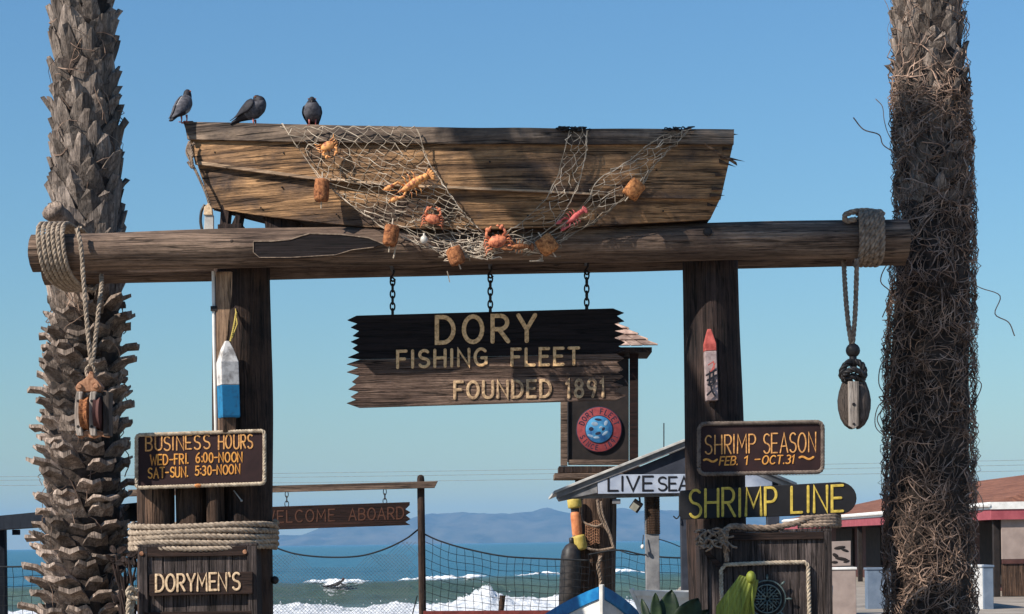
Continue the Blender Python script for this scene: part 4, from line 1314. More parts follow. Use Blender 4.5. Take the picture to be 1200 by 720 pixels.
mb = MB(); mb.prism(list(reversed(outline([(103, 440), (99, 444), (91, 449), (88, 454), (90, 459), (117, 459), (119, 453), (115, 447), (110, 443), (109, 436), (105, 435)], YB - .08))), (0, .14, 0)); top = mb.build('top_strap', m_rust, blk, bevel=.008)
for bx in (93.5, 113):
    p = P(bx, 453, YB - .08); mb = MB(); mb.lathe([(.026, 0), (.026, .016), (.018, .026), (.002, .028)], p, 12, axis=Matrix.Rotation(R(90), 3, 'X')); mb.build('bolt', m_rust, top, smooth=True)
def cheek(x0, x1, bulge, m, name, y0=.09, y1=.12):
    ys_ = np.linspace(459, 511, 9)
    f = lambda y: bulge * (1 - ((y - 485) / 27) ** 2)
    pts = [(x0 - f(y), y) for y in ys_] + [(x1 - f(y), y) for y in reversed(ys_)]
    mb = MB(); mb.prism(outline(pts, YB - y0), (0, y0 + y1, 0)); o = mb.build(name, m, blk, bevel=.008)
    return o
c1 = cheek(90, 97.5, 3.0, m_block, 'cheek')
c2 = cheek(106, 113.5, 2.5, m_block, 'cheek')
c3 = cheek(121, 128, 0.5, m_block_dark, 'cheek', .06)
for c_, xs0 in ((c1, (91.5,)), (c2, (107.5,))):
    for x_ in xs0:
        for yy in (470, 500):
            p = P(x_, yy, YB - .088); mb = MB(); mb.lathe([(.013, 0), (.013, .006), (.002, .008)], p, 10, axis=Matrix.Rotation(R(90), 3, 'X')); mb.build('rivet', m_iron, c_, smooth=True)
for x0, x1, m_ in ((95, 107, m_cork), (111, 121, m_wall_dark)):
    a, b = P(x0, 485, YB + .01), P(x1, 485, YB + .01)
    mb = MB(); mb.lathe([(.11, 0), (.165, .012), (.15, M(x1 - x0, YB) / 2), (.165, M(x1 - x0, YB) - .012), (.11, M(x1 - x0, YB))], a, 24, axis=Matrix.Rotation(R(90), 3, 'Y')); mb.build('sheave', m_, blk, smooth=True)
mb = MB(); mb.prism(outline([(88, 509), (93, 514), (98, 511), (108, 514), (116, 511), (126, 513), (128, 508), (118, 505), (100, 505)], YB - .05), (0, .1, 0)); mb.build('bottom_strap', m_rust, blk, bevel=.006)

mb = MB()
mb.rope(loop_wrap(1005, 1034, 250, 309, 17.77, 18.26, 5, .03, lean=-3, seed=3), .030, pitch=.17)
mb.rope(smooth_path([P(1034, 250, 17.95), P(1015, 247, 17.9), P(998, 249, 17.86), P(990, 253, 17.84), P(992, 259, 17.86), P(1003, 257, 17.84)], 6), .028, pitch=.16)
mb.build('rope_lashing', m_rope_dark, base=P(1018, 280, 18.0), tag=('rope coiled five times round the right beam end beside the fibrous palm', 'rope'))
mb = MB()
mb.rope(smooth_path([P(989, 306, 18.1), P(990, 330, 17.95), P(993, 370, 17.9), P(998, 405, 17.88)], 6), .024, pitch=.14)
mb.rope(smooth_path([P(1004, 304, 17.8), P(1003.5, 330, 17.82), P(1002, 370, 17.86), P(999, 405, 17.88)], 6), .024, pitch=.14)
mb.build('hanging_rope', m_rope_dark, base=P(998, 360, 17.9), tag=('twin-strand dark rope from the right beam end down to the rounded block', 'rope'))
blk = thing('pulley_block', 'rounded grey pulley block with a pale metal strap, hanging beside the fibrous palm', 'pulley block', P(1001, 503, 17.88))
YB = 17.88
c = P(1001, 472, YB)
prof = [(0.002, -.25), (.05, -.245), (.095, -.21), (.13, -.15), (.152, -.06), (.156, .02), (.142, .10), (.115, .18), (.08, .235), (.04, .26), (.002, .265)]
for sx in (-1, 1):   # two shell halves with a slot between
    mb = MB()
    nA = 14
    vs = []
    for r0, h in prof:
        for j in range(nA + 1):
            a = -PI / 2 + PI * j / nA
            vs.append(c + Vector((sx * (.022 + max(0, r0 - .022) * math.cos(a)), r0 * .72 * math.sin(a), h)))
    fs = [(i * (nA + 1) + j, i * (nA + 1) + j + 1, (i + 1) * (nA + 1) + j + 1, (i + 1) * (nA + 1) + j) for i in range(len(prof) - 1) for j in range(nA)]
    fs += [(i * (nA + 1), (i + 1) * (nA + 1), (i + 1) * (nA + 1) + nA, i * (nA + 1) + nA) for i in range(len(prof) - 1)]
    mb.add(vs, fs); mb.build('shell', m_block_dark, blk, smooth=True)
mb = MB(); mb.prism(outline([(994, 447), (1006.5, 447), (1006.5, 499), (1001, 503), (994.5, 499)], YB - .135), (0, .025, 0)); stp = mb.build('strap', m_block, blk, bevel=.004)
for yy, r0 in ((474, .016), (497, .012)):
    p = P(1000.5, yy, YB - .136); mb = MB(); mb.lathe([(r0, 0), (r0 * .9, .006), (.002, .007)], p, 10, axis=Matrix.Rotation(R(90), 3, 'X')); mb.build('pin', m_iron, stp, smooth=True)
mb = MB()
mb.rope(smooth_path([P(990, 446, YB - .05), P(986, 438, YB - .05), P(991, 428, YB - .04), P(1000, 423, YB), P(1010, 428, YB - .04), P(1013, 438, YB - .05), P(1009, 446, YB - .05), P(1000, 441, YB - .1), P(989, 445, YB - .06)], 6), .032, pitch=.15)
mb.rope(smooth_path([P(988, 440, YB - .1), P(1000, 433, YB - .13), P(1013, 440, YB - .1)], 6), .03, pitch=.15)
mb.build('rope_grommet', m_black, blk, smooth='all')
mb = MB(); mb.ellipsoid(P(999.5, 411, YB), (.068, .06, .068)); mb.tube([P(999.5, 416, YB), P(1000, 430, YB)], .035, 8); mb.build('thimble', m_black, blk, smooth='all')

# ------------------------------------------------------------------ signs
def oval_link(mb, c, w, h, r, turn):
    pts = []
    for i in range(16):
        a = 2 * PI * i / 16
        v = Vector((w * math.cos(a), 0, h * math.sin(a)))
        pts.append(Vector(c) + Matrix.Rotation(R(turn), 3, 'Z') @ v)
    mb.tube(pts, r, 6, closed=True)
def chain(px, py0, py1, Y, label, n=5, w=.022, r=.0085, hook=True, group=None):
    a, b = P(px, py0, Y), P(px, py1, Y)
    t = thing('hanging_chain', label, 'chain', a, group)
    L = (a.z - b.z)
    top = a.z
    if hook:
        mb = MB(); mb.box((a.x, 18.42, a.z + .055), (.035, .62, .02)); mb.build('hanger_bar', m_iron, t, bevel=.003)
        mb = MB(); mb.tube(smooth_path([a + Vector((.01, 0, .06)), a + Vector((.01, 0, .01)), a + Vector((-.02, 0, -.035)), a + Vector((.0, 0, -.065)), a + Vector((.028, 0, -.045))], 5), r * 1.1, 6); mb.build('hook', m_iron, t, smooth='all')
        top -= .045; L -= .045
    step = L / (n - .4)
    for i in range(n):
        c = Vector((a.x + (b.x - a.x) * (i + .5) / n, Y, top - step * (i + .42)))
        mb = MB(); oval_link(mb, c, w * (1.25 if i == n - 1 else 1), step * .66, r, 15 + (90 if i % 2 else 0)); mb.build('link', m_iron, t, smooth='all')
SY = 18.50
ds = thing('hanging_sign', 'large two-plank DORY FISHING FLEET sign with jagged ends, hung under the beam', 'sign', P(572, 470, SY))
def jag(x, y0, y1, n, out_, seed, outward):
    """teeth from y0 to y1 (n of them); root x, tips x +- out_"""
    r_ = random.Random(seed)
    pts = []
    h = (y1 - y0) / n
    for i in range(n):
        a = y0 + i * h
        pts.append((x + r_.uniform(-4, 3), a + h * r_.uniform(-.08, .1) * (i > 0)))
        pts.append((x + outward * out_ * r_.uniform(.55, 1.15), a + h * r_.uniform(.35, .8)))
    pts.append((x, y1))
    return pts
def plank(top, mid, jl, jr, Y, m, name, parent):
    """top: (xl,yl,xr,yr) upper edge, mid: lower edge"""
    left = jag(top[0], top[1], mid[1], jl, 14, int(top[1]), -1)
    right = jag(top[2], top[3], mid[3], jr, 15, int(top[3]) + 5, 1)
    pts = left + list(reversed(right))
    mb = MB(); mb.prism(outline(pts, Y), (0, .055, 0))
    return mb.build(name, m, parent, bevel=.003)
plank((421, 370, 722, 361.5), (421, 421, 722, 414), 6, 6, SY, m_sign_black, 'upper_plank', ds)
plank((421, 421.6, 722, 414.6), (423, 478, 724, 469), 6, 5, SY, m_sign_brown, 'lower_plank', ds)
mb = MB(); write(mb, 'DORY', 512, 402, 627, 399.5, 30, SY, 2.45, lift=.014, gap=.36); mb.build('lettering', m_cream, ds, smooth=True)
mb = MB(); write(mb, 'FISHING', 466, 431, 570, 428, 19, SY, 1.75, lift=.014, gap=.33); mb.build('lettering', m_cream, ds, smooth=True)
mb = MB(); write(mb, 'FLEET', 600, 428.5, 678, 427, 19, SY, 1.75, lift=.014, gap=.33); mb.build('lettering', m_cream, ds, smooth=True)
mb = MB(); write(mb, 'FOUNDED', 533, 467, 645, 465, 19, SY, 1.7, lift=.014, gap=.31); mb.build('lettering', m_worn_cream, ds, smooth=True)
mb = MB(); write(mb, '1891', 664, 466, 708, 464.5, 20, SY, 1.7, lift=.014, gap=.34); mb.build('lettering', m_worn_cream, ds, smooth=True)
for px, py0, py1, lab in [(460, 322, 368, 'leftmost chain holding the DORY FISHING FLEET sign'), (574.5, 318, 366, 'middle chain holding the DORY FISHING FLEET sign'), (687.5, 314, 364, 'rightmost chain holding the DORY FISHING FLEET sign')]:
    chain(px, py0, py1, SY + .03, lab, 6, group='chains above the main sign')

def rounded(x0, y0, x1, y1, rad, dyl=0.0, dyr=0.0, n=4):
    """rounded board outline; dyl/dyr shift the left/right ends vertically"""
    pts = []
    for cx, cy, a0 in ((x0 + rad, y1 - rad, 180), (x1 - rad, y1 - rad, 270), (x1 - rad, y0 + rad, 0), (x0 + rad, y0 + rad, 90)):
        for i in range(n + 1):
            a = R(a0 + 90 * i / n)
            x, y = cx + rad * math.cos(a), cy - rad * math.sin(a)
            t = (x - x0) / (x1 - x0)
            pts.append((x, y + dyl * (1 - t) + dyr * t))
    return pts
def board(name, label, pts, Y, th, m, cat='sign'):
    xs_ = [p[0] for p in pts]; ys_ = [p[1] for p in pts]
    t = thing(name, label, cat, P(sum(xs_) / len(xs_), max(ys_), Y))
    mb = MB(); mb.prism(outline(pts, Y), (0, th, 0)); mb.build('board', m, t, bevel=.006)
    return t
# business hours
BHY = 17.98
pts = rounded(160, 507, 310, 569, 4, 3, -2)
bh = board('hours_sign', 'maroon board reading BUSINESS HOURS in orange letters, edged with white rope', pts, BHY, .045, m_maroon)
mb = MB(); mb.rope([p + Vector((0, -.005, 0)) for p in outline(pts, BHY)], .019, closed=True, pitch=.085); mb.build('rope_border', m_rope, bh, smooth=True)
mb = MB(); write(mb, 'BUSINESS', 171, 528.5, 245.5, 526, 16, BHY, .85, lift=.006, gap=.24, wob=.5); mb.build('lettering', m_amber_let, bh, smooth=True)
mb = MB(); write(mb, 'HOURS', 256.5, 526.5, 296, 525, 16, BHY, .85, lift=.006, gap=.24, wob=.5); mb.build('lettering', m_amber_let, bh, smooth=True)
mb = MB(); write(mb, 'WED-FRI.', 176, 545, 221, 543.5, 11.5, BHY, .8, lift=.006, gap=.24, wob=.4); mb.build('lettering', m_orange_let, bh, smooth=True)
mb = MB(); write(mb, '6:00-NOON', 230, 542.5, 284, 541, 11, BHY, .8, lift=.006, gap=.24, wob=.4); mb.build('lettering', m_orange_let, bh, smooth=True)
mb = MB(); write(mb, 'SAT-SUN.', 174, 560.5, 220.5, 558.5, 11.5, BHY, .8, lift=.006, gap=.24, wob=.4); mb.build('lettering', m_orange_let, bh, smooth=True)
mb = MB(); write(mb, '5:30-NOON', 229, 557, 281, 555, 10.5, BHY, .8, lift=.006, gap=.24, wob=.4); mb.build('lettering', m_orange_let, bh, smooth=True)
mb = MB(); mb.ellipsoid(P(232, 569.5, BHY - .01), (.04, .02, .02)); mb.build('rope_whipping', m_cork_or, bh, smooth='all')
# rope round the pilings
mb = MB()
cx, cyy = 239.5, 18.33
pth = []
for i in range(5 * 64 + 1):
    a = 2 * PI * i / 64
    ca, sa = math.cos(a), math.sin(a)
    k = (abs(ca) ** 3.2 + abs(sa) ** 3.2) ** (-1 / 3.2)
    py = 611 + 6.6 * i / 64 - (4.0 if sa < 0 else 0) * ca * k * .6 + 1.0 * math.sin(a * 3 + i * .02)
    p = P(cx + 83 * ca * k, py, cyy - .5)
    p.y = cyy + .49 * sa * k
    p.x = P(cx + 83 * ca * k, py, cyy).x
    pth.append(p)
mb.rope(pth, .028, pitch=.15)
mb.build('rope_lashing', m_rope_mid, smooth=True, base=P(239, 622, cyy), tag=('thick pale rope in five turns round the pilings, under the hours board', 'rope'))
# box with DORYMEN'S
def crate(name, label, x0, x1, yt, Y, depth, nplank, th_frame, parent_label=None):
    a, b = P(x0, yt, Y), P(x1, yt, Y)
    t = thing(name, label, 'box', ((a.x + b.x) / 2, Y, 0))
    zt = (a.z + b.z) / 2
    W = b.x - a.x
    mb = MB(); mb.box(((a.x + b.x) / 2, Y + depth / 2 + .035, zt / 2 - .01), (W - .02, depth - .03, zt - .02)); mb.build('carcass', m_post_dark, t)
    r_ = random.Random(int(x0))
    for i in range(nplank):
        w = (W - .02) / nplank
        x = a.x + .01 + w * (i + .5)
        mb = MB(); mb.box((x, Y + .018 + r_.uniform(-.004, .004), zt / 2 - .012), (w - .006, .03, zt - .035)); mb.build('plank', m_grey_plank, t, bevel=.004)
    fr_w = M(th_frame, Y)
    for x in (a.x + fr_w / 2, b.x - fr_w / 2):
        mb = MB(); mb.box((x, Y - .014, zt / 2), (fr_w, .03, zt)); mb.build('stile', m_grey_plank, t, bevel=.005)
    mb = MB(); mb.box(((a.x + b.x) / 2, Y - .012, zt - fr_w * .5), (W - 2 * fr_w - .004, .03, fr_w)); mb.build('rail', m_brown_plank, t, bevel=.005)
    mb = MB(); mb.box(((a.x + b.x) / 2, Y + depth / 2, zt + .014), (W + .01, depth + .05, .024)); mb.build('lid', m_grey_plank, t, bevel=.004)
    return t, zt
bx, zt = crate('plank_box', "grey plank cabinet under the roped pilings, a DORYMEN'S board on it", 162, 301, 641, 17.86, .42, 5, 11)
for px, py in ((166, 649), (287, 647)):
    p = P(px, py, 17.83); mb = MB(); mb.lathe([(.022, 0), (.018, .012), (.002, .014)], p, 10, axis=Matrix.Rotation(R(90), 3, 'X')); mb.build('bolt', m_rust, bx, smooth=True)
mb = MB(); mb.box(P(232, 719, 17.845), (1.0, .035, .035)); mb.build('lower_rail', m_brown_plank, bx, bevel=.004)
dm = board('name_board', "dark brown plank reading DORYMEN'S in pale letters, on the grey cabinet", rounded(175, 671, 296, 697, 2, 2, -1), 17.79, .05, m_brown_plank)
mb = MB(); write(mb, "DORYMEN'S", 183, 693.5, 281, 691, 19.5, 17.79, 1.25, lift=.010, gap=.2, wob=.3); mb.build('lettering', m_cream_pale, dm, smooth=True)
# rope hank by the cabinet
mb = MB()
for k in range(3):
    mb.rope(smooth_path([P(157 + k * 1.5, 690, 17.75 + .05 * k), P(151 + 2 * k, 705, 17.7 + .05 * k), P(150 + k * 2, 730, 17.7), P(148, 770, 17.72)], 6), .024, pitch=.14)
mb.rope(smooth_path([P(160, 694, 17.75), P(152, 689, 17.68), P(150, 698, 17.68), P(161, 702, 17.7)], 6), .022)
mb.build('rope_hank', m_rope, smooth=True, base=P(155, 720, 17.7), tag=('frayed rope hank hanging at the left side of the grey cabinet', 'rope'))

# shrimp season
SSY = 18.06
pts = rounded(819, 496, 964, 555, 7, 1, -1.5)
ss = board('season_sign', 'dark maroon SHRIMP SEASON board with rounded corners and a dull rope edge', pts, SSY, .05, m_maroon)
mb = MB(); mb.rope([p + Vector((0, -.005, 0)) for p in outline(pts, SSY)], .021, closed=True, pitch=.09); mb.build('rope_border', m_rope_border, ss, smooth=True)
mb = MB(); write(mb, 'SHRIMP', 826.5, 532.6, 885, 530.8, 21.5, SSY, .8, lift=.006, gap=.2, wob=.5); mb.build('lettering', m_amber_let, ss, smooth=True)
mb = MB(); write(mb, 'SEASON', 894.5, 531.6, 955.5, 529.8, 22.5, SSY, .8, lift=.006, gap=.2, wob=.5); mb.build('lettering', m_amber_let, ss, smooth=True)
mb = MB(); write(mb, 'FEB.', 843, 545.2, 864, 544.7, 9.6, SSY, .75, lift=.006, slant=.18); mb.build('lettering', m_orange_let, ss, smooth=True)
mb = MB(); write(mb, '1', 872, 544.8, 876.5, 544.5, 9.6, SSY, .75, lift=.006, slant=.1); mb.build('lettering', m_orange_let, ss, smooth=True)
mb = MB(); write(mb, '-', 885, 543.5, 890.5, 543.3, 10, SSY, .75, lift=.006); mb.build('lettering', m_orange_let, ss, smooth=True)
mb = MB(); write(mb, 'OCT.31', 893, 544.2, 930, 543.2, 9.6, SSY, .75, lift=.006, slant=.16); mb.build('lettering', m_orange_let, ss, smooth=True)
for x0, x1, y in ((825, 840, 545.5), (937, 953, 542.5)):
    mb = MB(); write(mb, '~', x0, y, x1, y - 1, 10.5, SSY, 1.2, lift=.006); mb.build('flourish', m_orange_let, ss, smooth=True)
# shrimp line
SLY = 17.98
pts = [(798, 575), (796, 579), (796, 604), (800, 609)] + [(984 + 20 * math.cos(R(a)), 584 - 19 * math.sin(R(a))) for a in range(-90, 91, 15)]
slb = board('line_sign', 'black board reading SHRIMP LINE in yellow letters, its right end rounded', pts, SLY, .06, m_black_board)
mb = MB(); write(mb, 'SHRIMP', 808, 606.5, 910, 603.5, 32, SLY, 1.5, lift=.008, gap=.22, wob=.8); mb.build('lettering', m_yellow_let, slb, smooth=True)
mb = MB(); write(mb, 'LINE', 928, 601.5, 988, 598.8, 30, SLY, 1.5, lift=.008, gap=.24, wob=.6); mb.build('lettering', m_yellow_let, slb, smooth=True)
# grey plank box under it
gb, zt = crate('plank_box', 'tall box of split grey boards under the SHRIMP LINE board, a wheel emblem on it', 819, 974, 624, 17.7, .40, 4, 9)
mb = MB()
mb.rope(outline([(846, 760), (845.5, 700), (845, 668), (850, 662), (895, 660), (943, 659), (947, 663), (948, 700), (949, 760)], 17.665), .020, pitch=.11)
mb.build('rope_trim', m_rope, gb, smooth=True)
mb = MB(); mb.prism(outline([(827, 643), (826, 650), (848, 672), (853, 668)], 17.66), (0, .03, 0)); mb.build('brace', m_brown_plank, gb)
em = thing('wheel_emblem', "verdigris metal ship's wheel emblem with a compass star, on the grey box", 'emblem', P(900, 724, 17.66))
EY = 17.65
def ring(mb, cx, cy, rp, tube_px, a0=0, a1=360, n=40, Y=EY):
    pts = [P(cx + rp * math.cos(R(a0 + (a1 - a0) * i / n)), cy - rp * math.sin(R(a0 + (a1 - a0) * i / n)), Y) for i in range(n if a1 - a0 == 360 else n + 1)]
    mb.tube(pts, M(tube_px, Y), 6, closed=(a1 - a0 == 360))
ECX, ECY = 899, 702
mb = MB(); ring(mb, ECX, ECY, 21.5, .9); mb.build('rim', m_teal_metal, em, smooth='all')
mb = MB(); ring(mb, ECX, ECY, 16.5, .8); mb.build('inner_rim', m_teal_metal, em, smooth='all')
for a in range(0, 360, 45):
    mb = MB(); ca, sa = math.cos(R(a + 22.5 * 0)), math.sin(R(a))
    mb.tube([P(ECX + 2 * ca, ECY - 2 * sa, EY), P(ECX + 16 * ca, ECY - 16 * sa, EY)], [M(1.4, EY), M(.4, EY)], 6)
    mb.build('spoke', m_teal_metal, em, smooth='all')
    mb = MB(); mb.tube([P(ECX + 22 * ca, ECY - 22 * sa, EY), P(ECX + 25 * ca, ECY - 25 * sa, EY), P(ECX + 29 * ca, ECY - 29 * sa, EY)], [M(.8, EY), M(1.5, EY), M(1.0, EY)], 7); mb.build('handle', m_teal_metal, em, smooth='all')
mb = MB()
for a in range(22, 360, 45):   # scrollwork between the spokes
    for da, rr0 in ((-9, 9), (9, 9), (0, 13)):
        ca, sa = math.cos(R(a + da)), math.sin(R(a + da))
        cc = (ECX + rr0 * ca, ECY - rr0 * sa)
        mb.tube([P(cc[0] + 2.0 * math.cos(R(a + t)), cc[1] - 2.0 * math.sin(R(a + t)), EY) for t in range(0, 300, 45)], M(.55, EY), 5)
mb.build('scrollwork', m_teal_metal, em, smooth='all')
mb = MB(); mb.lathe([(M(19, EY), 0), (M(19, EY), .006), (.002, .007)], P(ECX, ECY, EY + .02), 30, axis=Matrix.Rotation(R(90), 3, 'X')); mb.build('back_plate', m_black_board, em)
# rope over the grey box
mb = MB()
mb.rope(smooth_path([P(842, 634, 17.62), P(848, 624, 17.62), P(858, 617, 17.66), P(880, 618.5, 17.68), P(905, 618.5, 17.68), P(930, 614, 17.7), P(945, 609, 17.75), P(972, 606, 17.9)], 6), .030, pitch=.17)
for k in range(4):
    mb.rope(smooth_path([P(935 + k, 617 - 3.2 * k, 17.72 + .04 * k), P(955, 616 - 3.2 * k, 17.70 + .04 * k), P(976, 616 - 3.6 * k, 17.78 + .05 * k), P(984, 616 - 3.4 * k, 18.1)], 6), .024, pitch=.14)
mb.build('rope_lashing', m_rope_dark, smooth=True, base=P(900, 618, 17.7), tag=('heavy rope sagging along the top of the box under SHRIMP LINE', 'rope'))
mb = MB()
r_ = random.Random(77)
for k in range(34):
    x, y = r_.uniform(820, 850), r_.uniform(620, 634)
    pth = [P(x, y, 17.62 - r_.uniform(0, .05))]
    for i in range(3):
        x += r_.uniform(-8, 8); y += r_.uniform(-2, 7)
        pth.append(P(max(816, x), y, 17.62 - r_.uniform(0, .06)))
    mb.tube(smooth_path(pth, 4), .010, 5)
mb.rope(smooth_path([P(852, 622, 17.64), P(850, 640, 17.63), P(852, 658, 17.64)], 6), .022)
mb.build('rope_knot', m_rope_dark, base=P(836, 630, 17.62), smooth=True, tag=('frayed tangle of rope ends at the upper left corner of the emblem box', 'rope'))

# spar buoys hung on the posts
def spar(px, ytip, yshoulder, ysplit, ybot, hw, Y, turn, ms, label, stick=None, lean=0.0, tipfrac=.22):
    c = P(px, ybot, Y)
    t = thing('buoy', label, 'buoy', c)
    h = lambda y: (ybot - y) / F * Y
    w = M(hw, Y) * 1.12
    rot = R(45 + turn)
    ax = Matrix.Rotation(R(lean), 3, 'Y')
    mb = MB(); mb.lathe([(w * .96, 0), (w, .02), (w, h(ysplit))], c, 4, rot, axis=ax); mb.build('lower_body', ms[0], t, bevel=.006)
    mb = MB(); mb.lathe([(w, 0), (w, h(yshoulder) - h(ysplit)), (w * .6, h((yshoulder * .4 + ytip * .6)) - h(ysplit)), (w * tipfrac, h(ytip) - h(ysplit))], c + ax @ Vector((0, 0, h(ysplit) + .001)), 4, rot, axis=ax); mb.build('upper_body', ms[1], t, bevel=.006)
    return t
bu = spar(268.5, 400, 425, 452, 490, 13.5, 18.02, 24, (m_blue_worn, m_white_worn), 'spar buoy, white above and blue below, hanging on the left post', lean=-1)
mb = MB(); mb.lathe([(.085, 0), (.09, .16)], P(267, 507, 18.02), 4, R(69)); mb.build('spindle', m_piling, bu, bevel=.004)
mb = MB(); mb.rope(smooth_path([P(270, 400, 18.0), P(274, 383, 18.03), P(277, 366, 18.12)], 5), .010); mb.tube([P(276, 362, 18.14), P(278, 380, 18.1), P(272, 396, 18.0)], .006, 5); mb.build('lanyard', m_yellow, bu)
bu = spar(834, 386, 404, 412, 470, 8.6, 18.08, 3, (m_pink_worn, m_red_worn), 'small pinkish-white spar buoy with a red tip, on the right post', lean=-1.2, tipfrac=.3)
mb = MB()
for st in ([(830, 428), (836, 424), (837, 432), (832, 436)], [(838, 426), (834, 434)]): ribbon(mb, [P(a, b, 17.995) for a, b in st], .005, .004, False)
mb.build('red_scrawl', m_red_worn, bu)
mb = MB()
for st in ([(828, 440), (833, 437), (839, 434)], [(829, 446), (834, 443), (839, 440)], [(830, 451), (838, 447)], [(832, 436), (831, 452)], [(836, 436), (836, 450)], [(829, 463), (834, 458), (838, 464)], [(834, 457), (833, 452)]): ribbon(mb, [P(a, b, 17.995) for a, b in st], .009, .004, False)
mb.build('black_scrawl', m_black_let, bu)

# ------------------------------------------------------------------ plants at the foot of the gate
def blade_leaf(mb, p0, p1, width, bend, curl=.25, n=12, face=Vector((0, -1, 0))):
    """a broad pointed leaf from p0 to p1"""
    p0, p1 = Vector(p0), Vector(p1)
    d = (p1 - p0); L = d.length; d = d.normalized()
    side = d.cross(face).normalized()
    nrm = side.cross(d).normalized()
    def fn(u, v):
        w = width * (math.sin(PI * min(1, v * .93 + .07)) ** .75) * (u - .5) * 2
        return p0 + d * (L * v) + side * w + nrm * (bend * math.sin(PI * v) + curl * abs(u - .5) * 2 * width * .6) + side * 0
    mb.grid(fn, 7, n)
bp = thing('leafy_plant', 'dark broad-leaved plant at the foot of the gate, before the white boat', 'plant', (P(780, 720, 17.2).x, 17.2, 0))
for (x0, y0, x1, y1, w) in [(778, 745, 787, 692, 14), (770, 740, 768, 695, 7), (792, 748, 818, 701, 17), (762, 740, 752, 702, 5), (786, 755, 778, 700, 12), (800, 750, 830, 715, 12), (772, 765, 758, 718, 8), (796, 765, 802, 708, 13)]:
    Yl = 17.2 + rng.uniform(-.1, .2)
    mb = MB(); blade_leaf(mb, P(x0, y0, 17.2), P(x1, y1, Yl), M(w, 17.2), rng.uniform(-.05, .05)); mb.tube([Vector((bp.location.x + rng.uniform(-.1, .1), 17.2, 0)), P(x0, y0, 17.2)], .02, 5)
    o = mb.build('leaf', m_leaf_dark, bp, smooth='all'); o.modifiers.new('thickness', 'SOLIDIFY').thickness = .006
lp_ = thing('leafy_plant', 'plant with a big sunlit lime green leaf in front of the wheel emblem', 'plant', (P(862, 720, 17.2).x, 17.2, 0))
YL = 17.15
mb = MB()
def lime(u, v):   # folded banner of a leaf, square-tipped
    a = P(838 - 6 * v * 0, 716 + 30 * (1 - v), YL)
    left = P(838, 740, YL).lerp(P(868, 676, YL), v) if v > .4 else P(846, 790, YL).lerp(P(838, 713, YL), v / .4)
    right = P(872, 790, YL).lerp(P(889, 676, YL), v)
    left = P(interp(v, [0, .4, .75, 1], [850, 838, 858, 867]), interp(v, [0, .4, .75, 1], [790, 712, 686, 674]), YL)
    right = P(interp(v, [0, .4, .75, 1], [866, 878, 887, 889]), interp(v, [0, .4, .75, 1], [790, 730, 692, 680]), YL + .05)
    m = left.lerp(right, u)
    return m + Vector((0, -.09 * (1 - abs(u - .68) / (.68 if u < .68 else .32)) * .6 + .0025 * math.sin(u * 46 + v * 9), 0))
mb.grid(lime, 61, 20)
mb.tube([P(866, 790, YL), Vector((lp_.location.x, 17.2, 0))], .03, 6)
mb.build('leaf', m_leaf_lime, lp_, smooth='all').modifiers.new('thickness', 'SOLIDIFY').thickness = .005
mb = MB(); mb.ellipsoid(P(880, 677, YL), (.045, .05, .06)); mb.tube([P(880, 680, YL), P(884, 740, YL + .03)], .014, 6); mb.build('bud', m_leaf_lime, lp_, smooth='all')
sh = thing('leafy_plant', 'dark twiggy shrub between the stubbly palm and the grey cabinet', 'plant', (P(146, 720, 19.0).x, 19.0, 0))
mb = MB()
r_ = random.Random(5)
root = Vector((sh.location.x, 19.0, 0))
tips = []
for k in range(12):
    tip = P(r_.uniform(132, 162), r_.uniform(646, 712), 19.0 + r_.uniform(-.15, .15)); tips.append(tip)
    mb.tube(smooth_path([root, root.lerp(tip, .6) + Vector((r_.uniform(-.1, .1), 0, 0)), tip], 5), [.016] * 10 + [.007], 5)
mb.build('stems', m_post_dark, sh)
mb = MB()
for tip in tips:
    for j in range(3):
        a = Vector((r_.uniform(-1, 1), r_.uniform(-1, 1), r_.uniform(-.6, 1))).normalized()
        s0 = tip + a * .02
        blade_leaf(mb, s0, s0 + a * r_.uniform(.08, .15), .03, .01, n=6)
mb.build('foliage', m_post_dark, sh, smooth='all').modifiers.new('thickness', 'SOLIDIFY').thickness = .003
# ------------------------------------------------------------------ seafood shed behind the right post
ZY = 22.6
shed = thing('seafood_shed', 'slate shed with a grey gable roof and a LIVE SEA sign, behind the right post', 'shed', (P(806, 700, ZY).x, ZY, 0))
ap, el, er = (806, 513), (649, 575.5), (934, 566)
def slope(a, b, dy0, dy1, Y, depth, m, name, parent=shed, bev=.004):
    mb = MB(); mb.prism(outline([(a[0], a[1] + dy0), (a[0], a[1] + dy1), (b[0], b[1] + dy1), (b[0], b[1] + dy0)] if a[0] < b[0] else [(b[0], b[1] + dy0), (b[0], b[1] + dy1), (a[0], a[1] + dy1), (a[0], a[1] + dy0)], Y), (0, depth, 0)); return mb.build(name, m, parent, bevel=bev)
slope(el, ap, 0, 3.2, ZY - .06, 3.2, m_offwhite, 'roof')
slope(ap, er, 0, 3.2, ZY - .06, 3.2, m_offwhite, 'roof')
slope((652, 577.6), (806, 516.4), 0, 7, ZY - .03, .05, m_grey_paint, 'bargeboard')
slope((806, 516.4), (931, 568), 0, 7, ZY - .03, .05, m_grey_paint, 'bargeboard')
mb = MB(); mb.prism(outline([(653, 582), (656, 587), (700, 578), (700, 562)], ZY - .005), (0, .6, 0)); mb.build('eave_box', m_grey_paint, shed, bevel=.004)
mb = MB(); mb.prism(outline([(701, 567), (701, 577), (912, 577), (912, 567), (806, 524)], ZY + .03), (0, .05, 0)); mb.build('gable', m_slate, shed)
mb = MB(); mb.prism(outline([(657, 579), (660, 585), (912, 579), (912, 574)], ZY + .09), (0, .12, 0)); mb.build('tie_beam', m_grey_paint, shed)
